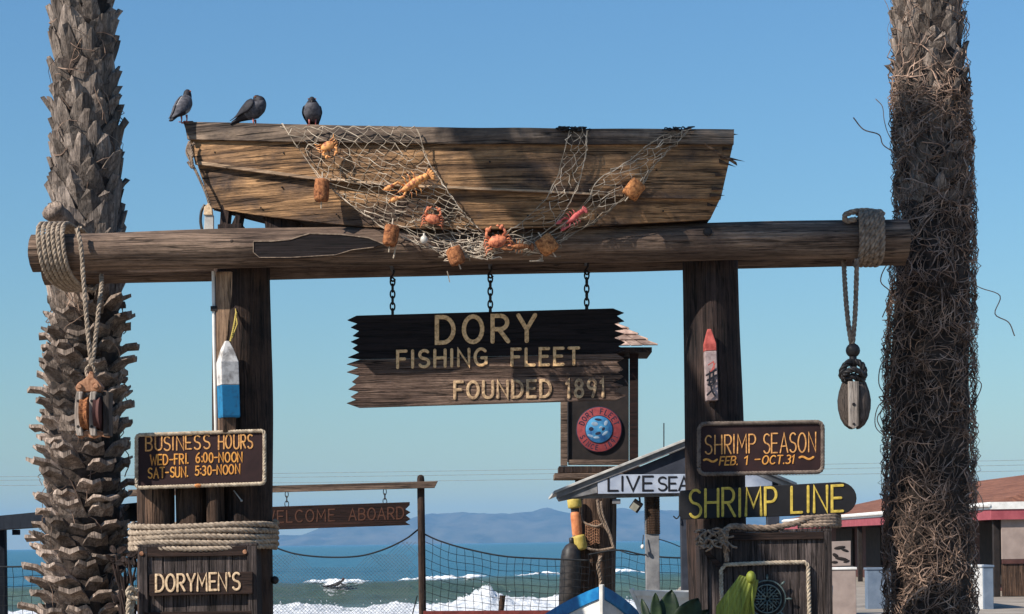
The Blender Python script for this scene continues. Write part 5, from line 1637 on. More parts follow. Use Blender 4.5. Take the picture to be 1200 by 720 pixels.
mb = MB(); mb.tube([P(778, 528, ZY + .3), P(778, 496, ZY + .3)], .007, 5); mb.build('aerial', m_iron, shed)
sg = mb = MB(); mb.prism(outline([(700, 556.5), (701, 579), (905, 577), (905, 555)], ZY - .02), (0, .03, 0)); sgn = mb.build('sign_board', m_sign_white, shed, bevel=.003)
mb = MB(); write(mb, 'LIVE', 713, 575.3, 765, 575, 16.5, ZY - .02, 1.2, lift=.005, gap=.20); mb.build('lettering', m_black_let, sgn, smooth=True)
mb = MB(); write(mb, 'SEA', 771.5, 575, 807, 574.6, 15.5, ZY - .02, 1.1, lift=.005, gap=.16); mb.build('lettering', m_black_let, sgn, smooth=True)
mb = MB(); write(mb, 'FOOD', 812, 574.6, 860, 574, 15.5, ZY - .02, 1.1, lift=.005, gap=.16); mb.build('lettering', m_black_let, sgn, smooth=True)
def post_box(x0, x1, yt, Y, depth, m, name, parent):
    a, b = P(x0, yt, Y), P(x1, yt, Y)
    mb = MB(); mb.box(((a.x + b.x) / 2, Y + depth / 2, (a.z) / 2), (b.x - a.x, depth, a.z)); return mb.build(name, m, parent, bevel=.006)
p1 = post_box(756, 772, 582, ZY + .12, .15, m_grey_paint, 'post', shed)
mb = MB()
a = P(764, 582, ZY + .195)
lenz = (626 - 582) / F * ZY
wr = []
for i in range(22 * 16 + 1):
    t = i / (22 * 16); an = 2 * PI * i / 16
    k = (abs(math.cos(an)) ** 6 + abs(math.sin(an)) ** 6) ** (-1 / 6)
    wr.append(Vector((a.x + .082 * math.cos(an) * k, a.y + .085 * math.sin(an) * k, a.z - lenz * t)))
mb.tube(wr, .0095, 6)
mb.build('rope_wrap', m_piling, p1)
post_box(797, 813, 540, ZY + .10, .15, m_slate, 'post', shed)
post_box(899, 913, 578, ZY + .10, .15, m_slate, 'post', shed)
mb = MB(); mb.tube(smooth_path([P(797, 603, ZY + .1), P(793, 608, ZY + .05), P(789, 605, ZY + .05)], 4), .008, 5); mb.build('wall_hook', m_iron, shed)
lm = thing('flood_lamp', 'small square floodlight hanging under the LIVE SEA sign', 'lamp', P(747, 582, ZY + .1))
rot = Matrix.Rotation(R(35), 3, 'Y') @ Matrix.Rotation(R(20), 3, 'X')
c = P(745.5, 593, ZY + .08)
mb = MB(); mb.box(c, (.12, .08, .12), rot); mb.build('housing', m_iron, lm, bevel=.008)
mb = MB(); mb.box(c + rot @ Vector((-.01, -.045, -.01)), (.085, .012, .085), rot); mb.build('glass', m_lens, lm)
mb = MB(); mb.tube([P(749, 580, ZY + .12), P(750, 588, ZY + .12), c], .012, 6); mb.build('bracket', m_iron, lm)
mb = MB(); mb.tube(smooth_path([P(722, 644, 28.0), P(740, 650, 25.2), P(757, 650, 22.7)], 6), .008, 5); mb.tube(smooth_path([P(772, 632, 22.7), P(785, 636, 22.7), P(797, 641, 22.7)], 5), .006, 5)
mb.build('cable', m_net_dark, base=P(757, 650, 22.7), tag=('thin dark cable strung between the gear-hung piling and the shed posts', 'cable'))
bl = thing('light_bulb', 'tiny white bulb dangling beside the shed post', 'bulb', P(753, 641, ZY + .05))
mb = MB(); mb.ellipsoid(P(753, 641, ZY + .05), (.022, .022, .028)); mb.build('glass', m_white, bl, smooth='all')
mb = MB(); mb.tube([P(754, 627, ZY + .08), P(753, 639, ZY + .05)], .006, 5); mb.build('flex', m_iron, bl)

# ------------------------------------------------------------------ emblem box on its piling
KY = 28.0
kb = thing('emblem_box', 'brown roofed sign box with a round red and blue emblem, behind the main sign', 'sign box', P(700, 560, KY))
def kbox(x0, y0, x1, y1, Y, d, m, name, bev=.005, parent=kb):
    mb = MB(); mb.prism(outline([(x0, y0), (x0, y1), (x1, y1), (x1, y0)], Y), (0, d, 0)); return mb.build(name, m, parent, bevel=bev)
kbox(657, 414, 665, 546, KY, .10, m_beam, 'stile')
kbox(738, 412, 748, 546, KY, .10, m_red_wood, 'stile')
kbox(666, 418, 737, 540, KY + .05, .5, m_interior, 'panel')
kbox(666, 539, 737, 545, KY + .02, .09, m_beam, 'rail')
kbox(655, 546.5, 750, 554, KY - .05, .75, m_post, 'ledge')
kbox(650, 554.5, 748, 561, KY - .12, .9, m_beam, 'ledge')
kbox(671, 414, 732, 421, KY + .02, .03, m_red_wood, 'rail')
mb = MB()   # shingled hip roof
r_ = random.Random(9)
aC = P(702, 368, KY + .35)
eav = [P(635, 408, KY - .3), P(769, 406, KY - .3), P(769, 406, KY + 1.0), P(635, 408, KY + 1.0)]
for q in (0, 1, 2, 3):
    A_, B_ = eav[q], eav[(q + 1) % 4]
    nrm = (B_ - A_).cross(aC - A_).normalized()
    if nrm.z < 0: nrm = -nrm
    rows_ = 6
    for rr_ in range(rows_):
        t0, t1 = rr_ / rows_, min(1, (rr_ + 1.25) / rows_)
        cnt = max(2, int(9 * (1 - t0)))
        for c_ in range(cnt):
            u0, u1 = c_ / cnt + .006, (c_ + 1) / cnt - .006
            a0, b0_ = A_.lerp(aC, t0), B_.lerp(aC, t0)
            a1, b1_ = A_.lerp(aC, t1), B_.lerp(aC, t1)
            j = r_.uniform(-.02, .03)
            p = [a0.lerp(b0_, u0) - (aC - A_) * j * .3, a0.lerp(b0_, u1) - (aC - A_) * j * .3, a1.lerp(b1_, u1), a1.lerp(b1_, u0)]
            lift_ = nrm * (.03 + r_.uniform(0, .012))
            top_ = [p[0] + lift_, p[1] + lift_, p[2] + nrm * .006, p[3] + nrm * .006]
            bot_ = [v - nrm * .016 for v in top_]
            mb.add(top_ + bot_, [(0, 1, 2, 3), (7, 6, 5, 4), (0, 4, 5, 1), (1, 5, 6, 2), (2, 6, 7, 3), (3, 7, 4, 0)])
mb.build('roof', m_shingle, kb)
kbox(640, 407, 764, 413, KY - .2, 1.0, m_post_dark, 'soffit')
rd = thing('round_emblem', 'round emblem with a blue centre and a red lettered ring, in the black panel', 'emblem', P(702, 530, KY))
EY2 = KY + .03
def disc(cx, cy, rp, Y, th, m, name, parent, rp_in=None):
    rr_ = M(rp, Y)
    mb = MB(); mb.lathe([(rr_, 0), (rr_, th), (rr_ * .985 if rp_in is None else M(rp_in, Y), th + .002), (.002, th + .003)], P(cx, cy, Y), 48, axis=Matrix.Rotation(R(90), 3, 'X')); return mb.build(name, m, parent, smooth=True)
disc(702, 503.5, 27, EY2, .012, m_em_dark, 'edge', rd)
disc(702, 503.5, 26, EY2 - .014, .006, m_em_red, 'red_ring', rd)
disc(702, 503.5, 16.6, EY2 - .022, .006, m_em_dark, 'inner_line', rd)
disc(702, 503.5, 15.6, EY2 - .030, .006, m_em_blue, 'blue_disc', rd)
def ringtext(mb, text, cx, cy, rp, h, a_mid, step, Y, r, flip):
    for i, ch in enumerate(text):
        w, st = G[ch]
        a = a_mid + (i - (len(text) - 1) / 2) * step * (1 if flip else -1)
        ca, sa = math.cos(R(a)), math.sin(R(a))
        tx, ty = (-sa, ca) if flip else (sa, -ca)       # reading direction
        ux, uy = (-ca, -sa) if flip else (ca, sa)
        for s_ in st:
            q = []
            for u, v in s_:
                dx, dy = (u - w / 2) * h * .9, (v - .5) * h
                q.append(P(cx + rp * ca + tx * dx + ux * dy, cy - (rp * sa + ty * dx + uy * dy), Y))
            ribbon(mb, q, M(r, Y), .004, False)
mb = MB()
ringtext(mb, 'DORY FLEET', 702, 503.5, 21.3, 6.0, 90, 15.5, EY2 - .0205, .55, False)
mb.build('ring_lettering', m_em_dark, rd); mb = MB()
ringtext(mb, 'SINCE 1891', 702, 503.5, 21.3, 5.6, 270, 14.5, EY2 - .0205, .5, True)
mb.build('ring_lettering', m_em_dark, rd)
mb = MB()   # pale figures on the blue disc
for (x, y, rx, rz, a) in [(692, 511, 4, 1.6, 20), (699, 513, 4, 1.5, 0), (709, 508, 4.5, 1.8, -35), (710, 496, 2.2, 3.4, 25), (697, 497, 4.5, 2.6, 10), (704, 501, 2.5, 1.6, -20)]:
    mb.ellipsoid(P(x, y, EY2 - .037), (M(rx, KY), .004, M(rz, KY)), Matrix.Rotation(R(a), 3, 'Y'), 12, 6)
mb.build('pale_figures', m_em_pale, rd, smooth='all')
mb = MB()
for (x, y, rx, rz, a) in [(701, 508, 4.5, 2.2, -15), (693, 503, 3.4, 2.8, 0), (707, 503, 2.2, 3, 40), (701, 492, 5.0, 1.6, 8)]:
    mb.ellipsoid(P(x, y, EY2 - .037), (M(rx, KY), .003, M(rz, KY)), Matrix.Rotation(R(a), 3, 'Y'), 12, 6)
mb.build('dark_figures', m_em_dark, rd, smooth='all')
# the piling under it, hung with fishing gear
pil = thing('mooring_piling', 'thick brown piling under the emblem box, hung with floats and ropes', 'piling', (P(699, 720, KY + .3).x, KY + .3, 0))
log_mesh([bottom_at(697, 800, KY + .3), P(698, 561, KY + .3)], [M(23.5, KY), M(23, KY)], 31, rough=.10, square=.2).build('timber', [m_piling, m_beam_end], pil, smooth=True)
mb = MB(); mb.prism(outline([(679, 638), (679, 800), (696, 800), (695, 640), (688, 633)], KY - .05), (0, .14, 0)); mb.build('split_or_lit_face', m_piling, pil, bevel=.01)
mb = MB(); mb.box(P(722, 588, KY + .2), (.12, .2, .07)); mb.build('bracket', m_grey_paint, pil, bevel=.005)
def fl(name, label, parts, base):
    t = thing(name, label, 'float', base)
    for nm, a, b, r, m in parts:
        d = Vector(b) - Vector(a); L_ = d.length
        q = d.to_track_quat('Z', 'Y').to_matrix()
        mb = MB(); mb.lathe([(r * .5, 0), (r * .92, L_ * .06), (r, L_ * .16), (r, L_ * .84), (r * .92, L_ * .94), (r * .5, L_)], a, 16, axis=q); mb.build(nm, m, t, smooth='all')
    return t
GY = KY - .05
f_ = fl('marker_float', 'orange float stick with yellow ends tied to the gear-hung piling', [('body', P(677, 631, GY), P(674, 599, GY), 0.075, m_orange), ('upper_end', P(674, 596, GY), P(672.5, 584, GY), 00.103, m_yellow), ('lower_end', P(681, 645, GY), P(677, 627, GY - .01), 0.103, m_yellow)], P(677, 640, GY))
mb = MB(); mb.tube([P(674, 600, GY), P(673.5, 595, GY)], .06, 8); mb.build('grip', m_black, f_)
t = thing('boat_fender', 'long black rubber fender hanging left of the gear-hung piling', 'fender', P(664, 712, GY))
mb = MB(); mb.lathe([(a_ * 1.0, b_ * 1.22) for a_, b_ in [(.03, 0), (.11, .015), (.145, .07), (.15, .2), (.15, .62), (.135, .72), (.085, .79), (.03, .82)]], P(666, 717, GY - .05), 22, axis=Matrix.Rotation(R(3.5), 3, 'Y')); mb.build('body', m_black, t, smooth='all')
mb = MB(); mb.lathe([(.035, 0), (.04, .1), (.02, .11)], P(670, 639, GY - .05), 12); mb.build('eye', m_black, t, smooth='all')
mb = MB(); mb.rope(smooth_path([P(670, 635, GY - .05), P(673, 628, GY - .05), P(680, 622, GY)], 5), .014); mb.build('lanyard', m_rope_dark, t)
mb = MB()
mb.rope(smooth_path([P(700, 586, GY), P(702, 600, GY - .02), P(706, 612, GY), P(714, 626, GY), P(719, 642, GY)], 6), .022)
mb.rope(smooth_path([P(704, 588, GY), P(706, 602, GY - .02), P(712, 618, GY), P(717, 632, GY)], 6), .018)
mb.rope(smooth_path([P(682, 588, GY), P(681, 602, GY), P(684, 612, GY), P(698, 617, GY - .02), P(706, 614, GY)], 6), .016)
mb.rope(smooth_path([P(679, 640, GY - .05), P(678, 650, GY - .05), P(678.5, 661, GY - .05)], 6), .016)
mb.rope(smooth_path([P(684, 640, GY - .02), P(692, 644, GY - .04), P(703, 645, GY), P(720, 642, GY)], 6), .020)
mb.rope(smooth_path([P(704, 652, GY), P(701, 664, GY - .03), P(704, 680, GY), P(702, 700, GY)], 6), .03)
mb.build('hanging_rope', m_rope_dark, base=P(702, 600, GY), smooth=True, tag=('old ropes looped over the gear-hung piling beneath the shed eave', 'rope'))
mb = MB()
r_ = random.Random(21)
for k in range(9):
    for j in range(7):
        x, y = 686 + j * 2.6, 612 + k * 3.2
        if j < 6: mb.tube([P(x, y + 2 * math.sin(j), GY - .01), P(x + 2.6, y + 2 * math.sin(j + 1), GY - .01)], .0055, 4, cap=False)
        if k < 8: mb.tube([P(x, y + 2 * math.sin(j), GY - .01), P(x + .6, y + 3.2 + 2 * math.sin(j), GY - .01)], .0055, 4, cap=False)
mb.build('hanging_net', m_rust, base=P(695, 620, GY), tag=('scrap of brown net bunched on the gear-hung piling', 'net'))

# ------------------------------------------------------------------ boats drawn up behind
def dory(name, label, bow, L_, beam, depth, heading, pitch, m_hull, m_rail, m_in, sheer=.25, railh=.10):
    """an open boat, bow at the given point; heading: direction from bow to stern (degrees, 90 = away)"""
    t = thing(name, label, 'boat', Vector(bow))
    h = R(heading)
    fw = Vector((math.cos(h), math.sin(h), -math.sin(R(pitch)))); fw.normalize()
    sd = Vector((-math.sin(h), math.cos(h), 0))
    up = fw.cross(sd) * -1
    if up.z < 0: up = -up
    n = 26
    def st(u):
        w = beam / 2 * (1 - (1 - min(u / .55, 1)) ** 1.9) * (1 - .22 * sm(.6, 1, u))
        zt = -sheer * math.sin(PI * min(u * 1.1, 1) * .5) ** 1.2 * 1.0 + .08 * sm(.7, 1, u)
        zb = zt - depth * (1 - .12 * (1 - u))
        return w, zt, zb
    def pt(u, side, lvl):
        w, zt, zb = st(u)
        z = zt + (zb - zt) * lvl
        rake = -.28 * lvl * (1 - u) * -1
        return Vector(bow) + fw * (u * L_ + .25 * lvl * (1 - u)) + sd * (side * (w * (1 - .34 * lvl) + .012)) + up * z
    for side in (-1, 1):
        for nm, l0, l1, m, off in (('rail', 0, railh, m_rail, .03), ('side', railh, 1, m_hull, .0)):
            mb = MB(); vs = []
            for i in range(n + 1):
                u = i / n
                a, b = pt(u, side, l0), pt(u, side, l1)
                o = sd * side * off
                vs += [a + o, b + o, b - sd * side * .035, a - sd * side * .035]
            mb.add(vs, [(i * 4 + j, i * 4 + (j + 1) % 4, i * 4 + 4 + (j + 1) % 4, i * 4 + 4 + j) for i in range(n) for j in range(4)] + [(0, 1, 2, 3), (n * 4 + 3, n * 4 + 2, n * 4 + 1, n * 4)])
            mb.build(nm, m, t, smooth=True)
    mb = MB(); vs = []
    for i in range(n + 1):
        vs += [pt(i / n, -1, 1), pt(i / n, 1, 1), pt(i / n, -1, .62), pt(i / n, 1, .62)]
    mb.add(vs, [(i * 4, i * 4 + 1, i * 4 + 5, i * 4 + 4) for i in range(n)] + [(i * 4 + 2, i * 4 + 3, i * 4 + 7, i * 4 + 6) for i in range(n)])
    mb.build('floor', m_in, t)
    mb = MB(); mb.prism([pt(1, -1, 0), pt(1, -1, 1), pt(1, 1, 1), pt(1, 1, 0)], fw * .04); mb.build('transom', m_hull, t)
    mb = MB(); mb.tube([pt(0, 0, -.03) - fw * .012, pt(0, 0, .5) - fw * .012, pt(0, 0, 1) - fw * .012], .03, 6); mb.build('stem', m_white, t)
    for u in (.35, .65):
        mb = MB(); a, b = pt(u, -1, .35), pt(u, 1, .35); mb.prism([a - fw * .12, b - fw * .12, b + fw * .12, a + fw * .12], up * .03); mb.build('thwart', m_in, t)
    return t
bw = P(705, 688, 22.4)
dory('dory_boat', 'white dory with a broad blue rail, bow towards the viewer, by the dark plant', bw, 4.0, 1.75, .80, 96, 14, m_white, m_blue, m_grey_paint, sheer=.46, railh=.19)
bw2 = P(806, 676, 20.6)
dory('dory_boat', 'small all-white dory seen from the side, behind the dark broad-leaved plant', P(742, 692, 21.4), 2.1, 1.25, .7, 4, 0, m_white, m_white, m_offwhite, sheer=.05, railh=.10)

# stands the boats rest on
def stand(x, y, z, label):
    t = thing('boat_stand', label, 'stand', (x, y, 0))
    mb = MB(); mb.box((x, y, z - .06), (1.1, .12, .1)); mb.build('bearer', m_grey_plank, t, bevel=.005)
    for s_ in (-1, 1):
        mb = MB(); mb.box((x + s_ * .38, y, (z - .11) / 2), (.09, .1, z - .11)); mb.build('leg', m_grey_plank, t, bevel=.005)

# ------------------------------------------------------------------ fences of net, the welcome sign
FY2 = 27.0
def net_fence(name, label, top, y_bot, sx, sz, Y, r, m, diag=False, rope_r=.012, seed=1, wav=1.0):
    """top: pixel polyline of the sagging head rope"""
    r_ = random.Random(seed)
    x0, x1 = top[0][0], top[-1][0]
    tp_ = smooth_path([Vector((a, b, 0)) for a, b in top], 8)
    txs, tys = [v.x for v in tp_], [v.y for v in tp_]
    t = thing(name, label, 'fence', (P((x0 + x1) / 2, 700, Y).x, Y, 0))
    mb = MB(); mb.tube([P(v.x, v.y, Y) for v in tp_], rope_r, 6); mb.build('head_rope', m_net_dark, t, smooth='all')
    mb = MB()
    def node(px, k):
        ty = interp(px, txs, tys)
        py = ty + (y_bot - ty) * k
        return P(px + wav * math.sin(py * .13 + px * .05), py + wav * math.sin(px * .11) * (1 - k), Y + .05 * math.sin(px * .08 + k * 5))
    if not diag:
        nxx = int((x1 - x0) / sx); nz_ = int((y_bot - min(tys)) / sz)
        for i in range(nxx + 1):
            mb.tube([node(x0 + (x1 - x0) * i / nxx, k / 10) for k in range(11)], r, 3, cap=False)
        for j in range(1, nz_):
            mb.tube([node(x0 + (x1 - x0) * i / 24, j / nz_) for i in range(25)], r, 3, cap=False)
    else:
        W_ = x1 - x0
        Hh = y_bot - min(tys)
        nd = int((W_ + Hh) / sx)
        for d in range(nd):
            for sgn in (1, -1):
                pth = []
                for k in range(13):
                    py = min(tys) + Hh * k / 12
                    px = (x0 + d * sx - Hh * k / 12) if sgn > 0 else (x1 - d * sx + Hh * k / 12)
                    if px < x0 or px > x1: continue
                    ty = interp(px, txs, tys)
                    if py < ty: continue
                    pth.append(P(px, py, Y + .03 * math.sin(px * .1)))
                if len(pth) > 1: mb.tube(pth, r, 3, cap=False)
    mb.build('net_mesh', m, t)
net_fence('net_fence', 'fine green-grey net fence sagging left of the welcome sign post', [(300, 633), (318, 640), (345, 649), (380, 653), (420, 652), (450, 644), (475, 632), (491, 620)], 800, 4.4, 4.4, FY2, .0024, m_wire, True)
net_fence('net_fence', 'square mesh net fence between the welcome sign post and the piling', [(497, 626), (515, 634), (545, 643), (590, 652), (640, 655), (690, 657)], 800, 9.3, 9.5, FY2, .0042, m_net_dark, seed=3)
net_fence('net_fence', 'square mesh net fence beyond the shed posts', [(690, 650), (725, 645), (757, 651), (800, 654), (880, 652)], 800, 9.3, 9.5, FY2, .0036, m_net_dark, seed=4)
net_fence('net_fence', 'square mesh net fence left of the stubbly palm', [(-40, 664), (5, 664.5), (60, 664), (110, 666), (170, 664)], 800, 11, 10.5, 25.5, .0042, m_net_dark, seed=5)
wp = thing('sign_gallows', 'slender brown post with a long grey cross rail carrying the welcome sign', 'post', (P(494, 720, FY2).x, FY2, 0))
mb = MB(); a = P(493, 560, FY2); mb.lathe([(.052, 0), (.052, a.z - .02), (.045, a.z + .02), (.02, a.z + .04)], (a.x, FY2, 0), 14); mb.build('upright', m_post, wp, smooth=True)
mb = MB(); mb.prism(outline([(150, 574), (150, 582), (509, 572), (513, 564)], FY2 - .13), (0, .07, 0)); mb.build('cross_rail', m_beam, wp, bevel=.004)
mb = MB(); mb.tube([P(489, 698, FY2), P(482, 725, FY2), P(475, 760, FY2)], .009, 5); mb.build('stay', m_net_dark, wp)
wsn = thing('welcome_sign', 'dark red-brown WELCOME ABOARD board with a notched end, hung on the cross rail', 'sign', P(400, 618, FY2 - .1))
pts = [(290, 595), (290, 622)] + [(481, 615.5), (475, 612), (481, 608.5), (475.5, 604), (481, 600.5), (475, 597), (480, 592), (474, 590)]
pts[-1] = (480, 588.5)
mb = MB(); mb.prism(outline(pts, FY2 - .1), (0, .05, 0)); mb.build('board', m_red_wood, wsn, bevel=.003)
mb = MB(); write(mb, 'WELCOME', 310, 613, 392, 610.5, 13.5, FY2 - .1, .8, lift=.004, gap=.28); mb.build('lettering', m_faded_let, wsn, smooth=True)
mb = MB(); write(mb, 'ABOARD', 409, 610, 473, 608, 13.5, FY2 - .1, .8, lift=.004, gap=.24); mb.build('lettering', m_faded_let, wsn, smooth=True)
chain(336, 577, 592, FY2 - .09, 'short chain at the left of the WELCOME ABOARD board', 3, w=.022, r=.006, hook=False, group='chains of the welcome sign')
chain(451, 574, 589, FY2 - .09, 'short chain at the right of the WELCOME ABOARD board', 3, w=.022, r=.006, hook=False, group='chains of the welcome sign')
mb = MB(); mb.prism(outline([(496, 716.5), (496, 724), (668, 722), (668, 715.5)], 26.4), (0, .12, 0))
for x_ in (498, 660):
    a = P(x_, 724, 26.46); mb.box((a.x, 26.46, a.z / 2), (.09, .09, a.z))
mb.build('red_rail', m_red_dark, base=(P(580, 720, 26.4).x, 26.4, 0), tag=('dark red wooden rail at the bottom edge, before the square mesh fence', 'rail'))
tp = thing('wooden_stake', 'short leaning wooden stake standing before the surf', 'stake', (P(585, 720, 28.2).x, 28.2, 0))
log_mesh([bottom_at(582, 800, 28.2), P(589, 698, 28.2)], [.035, .045], 41, n=12).build('timber', [m_piling, m_beam_end], tp, smooth=True)

# dark rail and post at the far left
rl = thing('dark_rail', 'dark blue-black timber rail on a post, behind the stubbly palm', 'rail', (P(2, 720, 26).x, 26, 0))
A1, B1 = P(-70, 618.5, 28.2), P(170, 599, 19.4)
d_ = (B1 - A1).normalized(); sd_ = Vector((-d_.y, d_.x, 0)).normalized()
hh = M(9.5, 22)
mb = MB(); mb.prism([A1 + Vector((0, 0, hh)), A1 - Vector((0, 0, hh)), B1 - Vector((0, 0, hh)), B1 + Vector((0, 0, hh))], sd_ * .12); mb.build('rail_timber', m_navy, rl, bevel=.006)
pz = P(1, 619, 26)
mb = MB(); mb.box((pz.x, 26, pz.z / 2), (.13, .13, pz.z - .02)); mb.build('upright', m_navy, rl, bevel=.006)
mb = MB(); mb.box(P(19, 624, 25.1), (.09, .08, .07)); mb.build('block', m_navy, rl, bevel=.004)
mb = MB(); mb.box((B1.x, 19.4, B1.z / 2), (.12, .12, B1.z - .02)); mb.build('upright', m_navy, rl, bevel=.006)

# ------------------------------------------------------------------ beach building on the right
BX0, BX1, BY0, BY1 = 12.5, 24.0, 50.0, 88.0
bd = thing('beach_building', 'low beach building with a red-brown roof and red and white fascia, behind the fibrous palm', 'building', ((BX0 + BX1) / 2, (BY0 + BY1) / 2, 0))
ze = 2.46
def eave(o): return [Vector((BX0 - o, BY0 - o, ze)), Vector((BX1 + o, BY0 - o, ze)), Vector((BX1 + o, BY1 + o, ze)), Vector((BX0 - o, BY1 + o, ze))]
E = eave(0.0)
zr = 3.75
rid = [Vector(((BX0 + BX1) / 2, BY0 + 6.5, zr)), Vector(((BX0 + BX1) / 2, BY1 - 6.5, zr))]
mb = MB()
mb.add(E + rid, [(0, 1, 4), (1, 2, 5, 4), (2, 3, 5), (3, 0, 4, 5)])
mb.build('roof', m_tile_roof, bd)
def band(z0, z1, o, m, name):
    q = eave(o); i_ = eave(o - .06)
    mb = MB()
    for k in range(4):
        a, b = q[k].copy(), q[(k + 1) % 4].copy(); c_, d2 = i_[k].copy(), i_[(k + 1) % 4].copy()
        vs = []
        for v in (a, b, d2, c_):
            for z in (z0, z1): vs.append(Vector((v.x, v.y, z)))
        mb.add(vs, [(0, 2, 3, 1), (4, 6, 7, 5), (1, 3, 5, 7), (0, 6, 4, 2)])
    mb.build(name, m, bd)
band(ze - .17, ze + .02, .05, m_white, 'white_fascia')
band(ze - .44, ze - .172, .02, m_redband, 'red_fascia')
def bbox(x0, x1, y0, y1, z0, z1, m, name, parent=bd):
    mb = MB(); mb.box(((x0 + x1) / 2, (y0 + y1) / 2, (z0 + z1) / 2), (x1 - x0, y1 - y0, z1 - z0)); return mb.build(name, m, parent, bevel=.01)
bbox(BX0 + 1.6, BX1 - .6, BY0 + 1.2, BY1 - 1, 0, ze - .2, m_wall_dark, 'wall')
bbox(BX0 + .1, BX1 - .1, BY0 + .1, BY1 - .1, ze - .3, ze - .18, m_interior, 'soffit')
for yy in (50.3, 57, 63.5, 70, 77, 84):
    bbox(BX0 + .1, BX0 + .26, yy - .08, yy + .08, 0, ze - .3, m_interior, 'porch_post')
for x_ in (13.7, 15.6, 17.8, 20.4, 23.6):
    bbox(x_ - .09, x_ + .09, BY0 + .05, BY0 + .22, 0, ze - .3, m_wall_dark, 'porch_post')
for x_, y_, h_ in ((15.0, 55.0, 3.75), (17.5, 61.0, 4.2)):
    mb = MB(); mb.lathe([(.09, 2.6), (.09, h_ - .25), (.16, h_ - .24), (.16, h_ - .12), (.02, h_ - .02)], (x_, y_, 0), 12); mb.build('roof_vent', m_grey_paint, bd, smooth=True)
mb = MB(); mb.tube([Vector((BX0 - .09, BY0 - .08, ze - .06)), Vector((BX0 - .09, BY1, ze - .06))], .05, 6); mb.build('gutter', m_white, bd)
mb = MB(); mb.tube([Vector((13.66, BY0 - .02, ze - .3)), Vector((13.66, BY0 - .02, .05))], .04, 6); mb.build('downpipe', m_wall_dark, bd)
# panels between the front posts
for x0, x1 in ((12.78, 13.6), (13.8, 15.5), (15.7, 17.7)):
    w_ = bbox(x0, x1, BY0 + .12, BY0 + .18, .98, ze - .42, m_taupe, 'window_panel')
    bbox(x0, x1, BY0 + .08, BY0 + .16, .86, .97, m_wall_dark, 'sill', bd)
    bbox(x0, x1, BY0 + .12, BY0 + .18, .02, .85, m_piling, 'lower_panel')
for y0, y1 in ((55, 57.5), (60, 62), (66, 69.5), (73, 76), (79, 83)):
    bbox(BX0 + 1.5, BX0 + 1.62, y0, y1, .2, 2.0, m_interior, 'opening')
# low walls and a poster board in front of it
def slab(name, label, x0, x1, yt, Y, d, m, cat='wall', extra=None):
    a, b = P(x0, yt, Y), P(x1, yt, Y)
    t = thing(name, label, cat, ((a.x + b.x) / 2, Y, 0))
    mb = MB(); mb.box(((a.x + b.x) / 2, Y + d / 2, a.z / 2 - .02), (b.x - a.x, d, a.z + .0)); mb.build('body', m, t, bevel=.01)
    mb = MB(); mb.box(((a.x + b.x) / 2, Y + d / 2, a.z + .003), (b.x - a.x + .04, d + .04, .05)); mb.build('coping', m_white if m is not m_blue_grey else m_blue_grey, t, bevel=.008)
    return t
slab('low_wall', 'pale mauve low wall right of the emblem box, below the poster', 960, 1003, 667, 40.0, .3, m_taupe)
slab('low_wall', 'blue-grey low wall just left of the fibrous palm foot', 1016, 1060, 667, 43.0, .3, m_blue_grey)
slab('low_wall', 'white low wall with a blue-grey end, right of the fibrous palm foot', 1120, 1152, 664, 42.0, .3, m_white)
slab('low_wall', 'narrow blue-grey wall end beside the window panel at the right', 1152.5, 1164, 664, 41.9, 3.0, m_blue_grey)
pb = thing('poster_board', 'pinkish poster board with dark fish-like smudges under the red fascia', 'poster', (P(987, 700, 44).x, 44, 0))
mb = MB(); mb.prism(outline([(970, 635), (970, 664), (997, 663), (997, 634)], 44), (0, .05, 0)); mb.build('board', m_taupe, pb, bevel=.005)
mb = MB()
for (x, y, rx, rz, a) in [(984, 642, 7, 2.0, -8), (990, 645, 5, 1.6, 20), (979, 651, 4, 2.2, 30), (986, 655, 8, 2.0, 10), (992, 658, 4, 1.5, -15), (978, 659, 4, 1.6, 0)]:
    mb.ellipsoid(P(x, y, 43.995), (M(rx, 44), .012, M(rz, 44)), Matrix.Rotation(R(a), 3, 'Y'), 10, 5)
mb.build('dark_picture', m_interior, pb, smooth='all')
mb = MB()
for x_ in (974, 993):
    a = P(x_, 664, 44.02); mb.box((a.x, 44.03, a.z / 2), (.06, .05, a.z))
mb.build('stand', m_interior, pb)

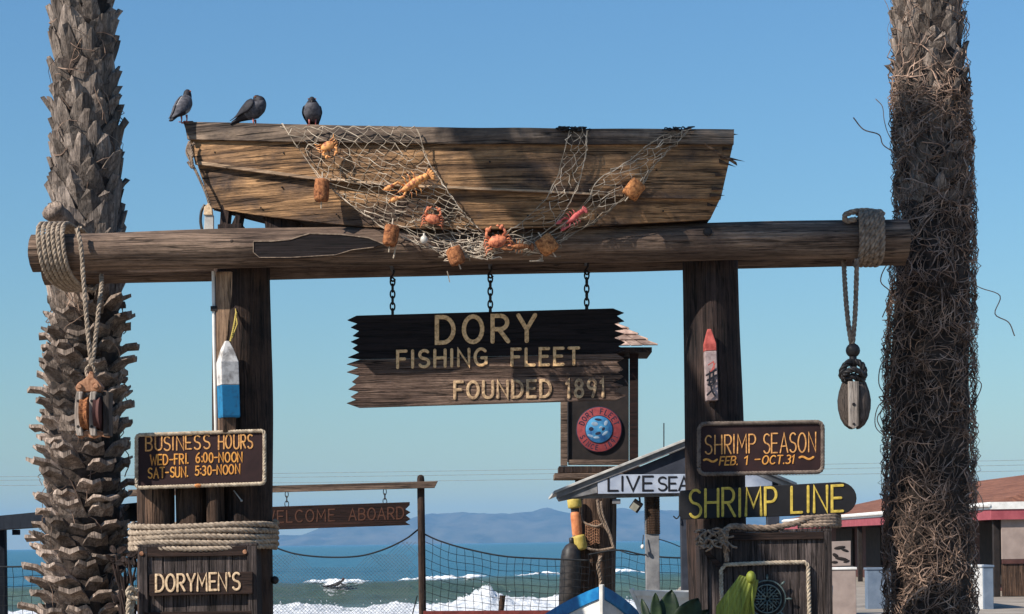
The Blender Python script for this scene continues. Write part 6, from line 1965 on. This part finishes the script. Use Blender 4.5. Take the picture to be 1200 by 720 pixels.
# ------------------------------------------------------------------ a surfer on the breaker
sx_, sy_ = (396 - 600) / F * (BR - 2.0), crest_line(-13.4) - 2.0
sz_ = sea_z(sx_, sy_) + .12
sfb = thing('surfboard', 'narrow dark surfboard under the surfer on the breaking wave', 'surfboard', (sx_, sy_, sz_))
mb = MB()
mb.grid(lambda u, v: Vector((sx_ - .7 + 2.2 * v, sy_ - .1 + .28 * math.sin(PI * min(1, v * .96 + .04)) ** .6 * math.cos(2 * PI * u), sz_ + .03 * math.sin(2 * PI * u) + .10 * v * v)), 12, 16, True)
mb.build('deck', m_navy, sfb, smooth='all')
sf = thing('surfer', 'surfer in a dark wetsuit lying low on a board in the white water', 'person', (sx_, sy_, sz_))
bm_v = [((-.55, 0, .12), .09), ((-.35, 0, .16), .13), ((-.10, 0, .24), .17), ((.10, 0, .36), .12), ((.22, 0, .45), .07), ((.32, 0, .52), .12), ((.40, 0, .55), .11),
        ((-.9, .10, .08), .085), ((-1.25, .12, .06), .06), ((-.9, -.10, .08), .085), ((-1.25, -.12, .07), .06),
        ((.12, .22, .34), .07), ((.30, .30, .20), .055), ((.55, .26, .14), .045), ((.12, -.22, .34), .07), ((.30, -.30, .20), .055), ((.55, -.26, .14), .045)]
ed = [(0, 1), (1, 2), (2, 3), (3, 4), (4, 5), (5, 6), (0, 7), (7, 8), (0, 9), (9, 10), (3, 11), (11, 12), (12, 13), (3, 14), (14, 15), (15, 16)]
me = bpy.data.meshes.new('body')
me.from_pydata([v for v, _ in bm_v], ed, [])
body = bpy.data.objects.new('body', me); COL.objects.link(body); body.parent = sf
body.modifiers.new('skin', 'SKIN')
for i, (_, r0) in enumerate(bm_v):
    me.skin_vertices[0].data[i].radius = (r0, r0)
    me.skin_vertices[0].data[i].use_root = (i == 0)
sub = body.modifiers.new('sub', 'SUBSURF'); sub.levels = 1; sub.render_levels = 1
me.materials.append(m_black)
mb = MB(); hp = Vector((sx_ + .38, sy_, sz_ + .55)); mb.ellipsoid(hp + Vector((-.02, 0, .04)), (.12, .115, .11)); mb.build('hair', m_wall_dark, sf, smooth='all')

# faint cables far behind
cbl = MB()
for (y0, y1, Yc) in ((565, 541, 120), (571, 548, 120), (561, 535, 122)):
    cbl.tube([P(-200 + 80 * k, y0 + (y1 - y0) * k / 20 + 3.0 * math.sin(PI * k / 20), Yc) for k in range(21)], .016, 4)
cbl.build('power_cables', m_grey_paint, base=(0, 120, 4), tag=('faint overhead cables crossing the sky low above the sea', 'cables'))
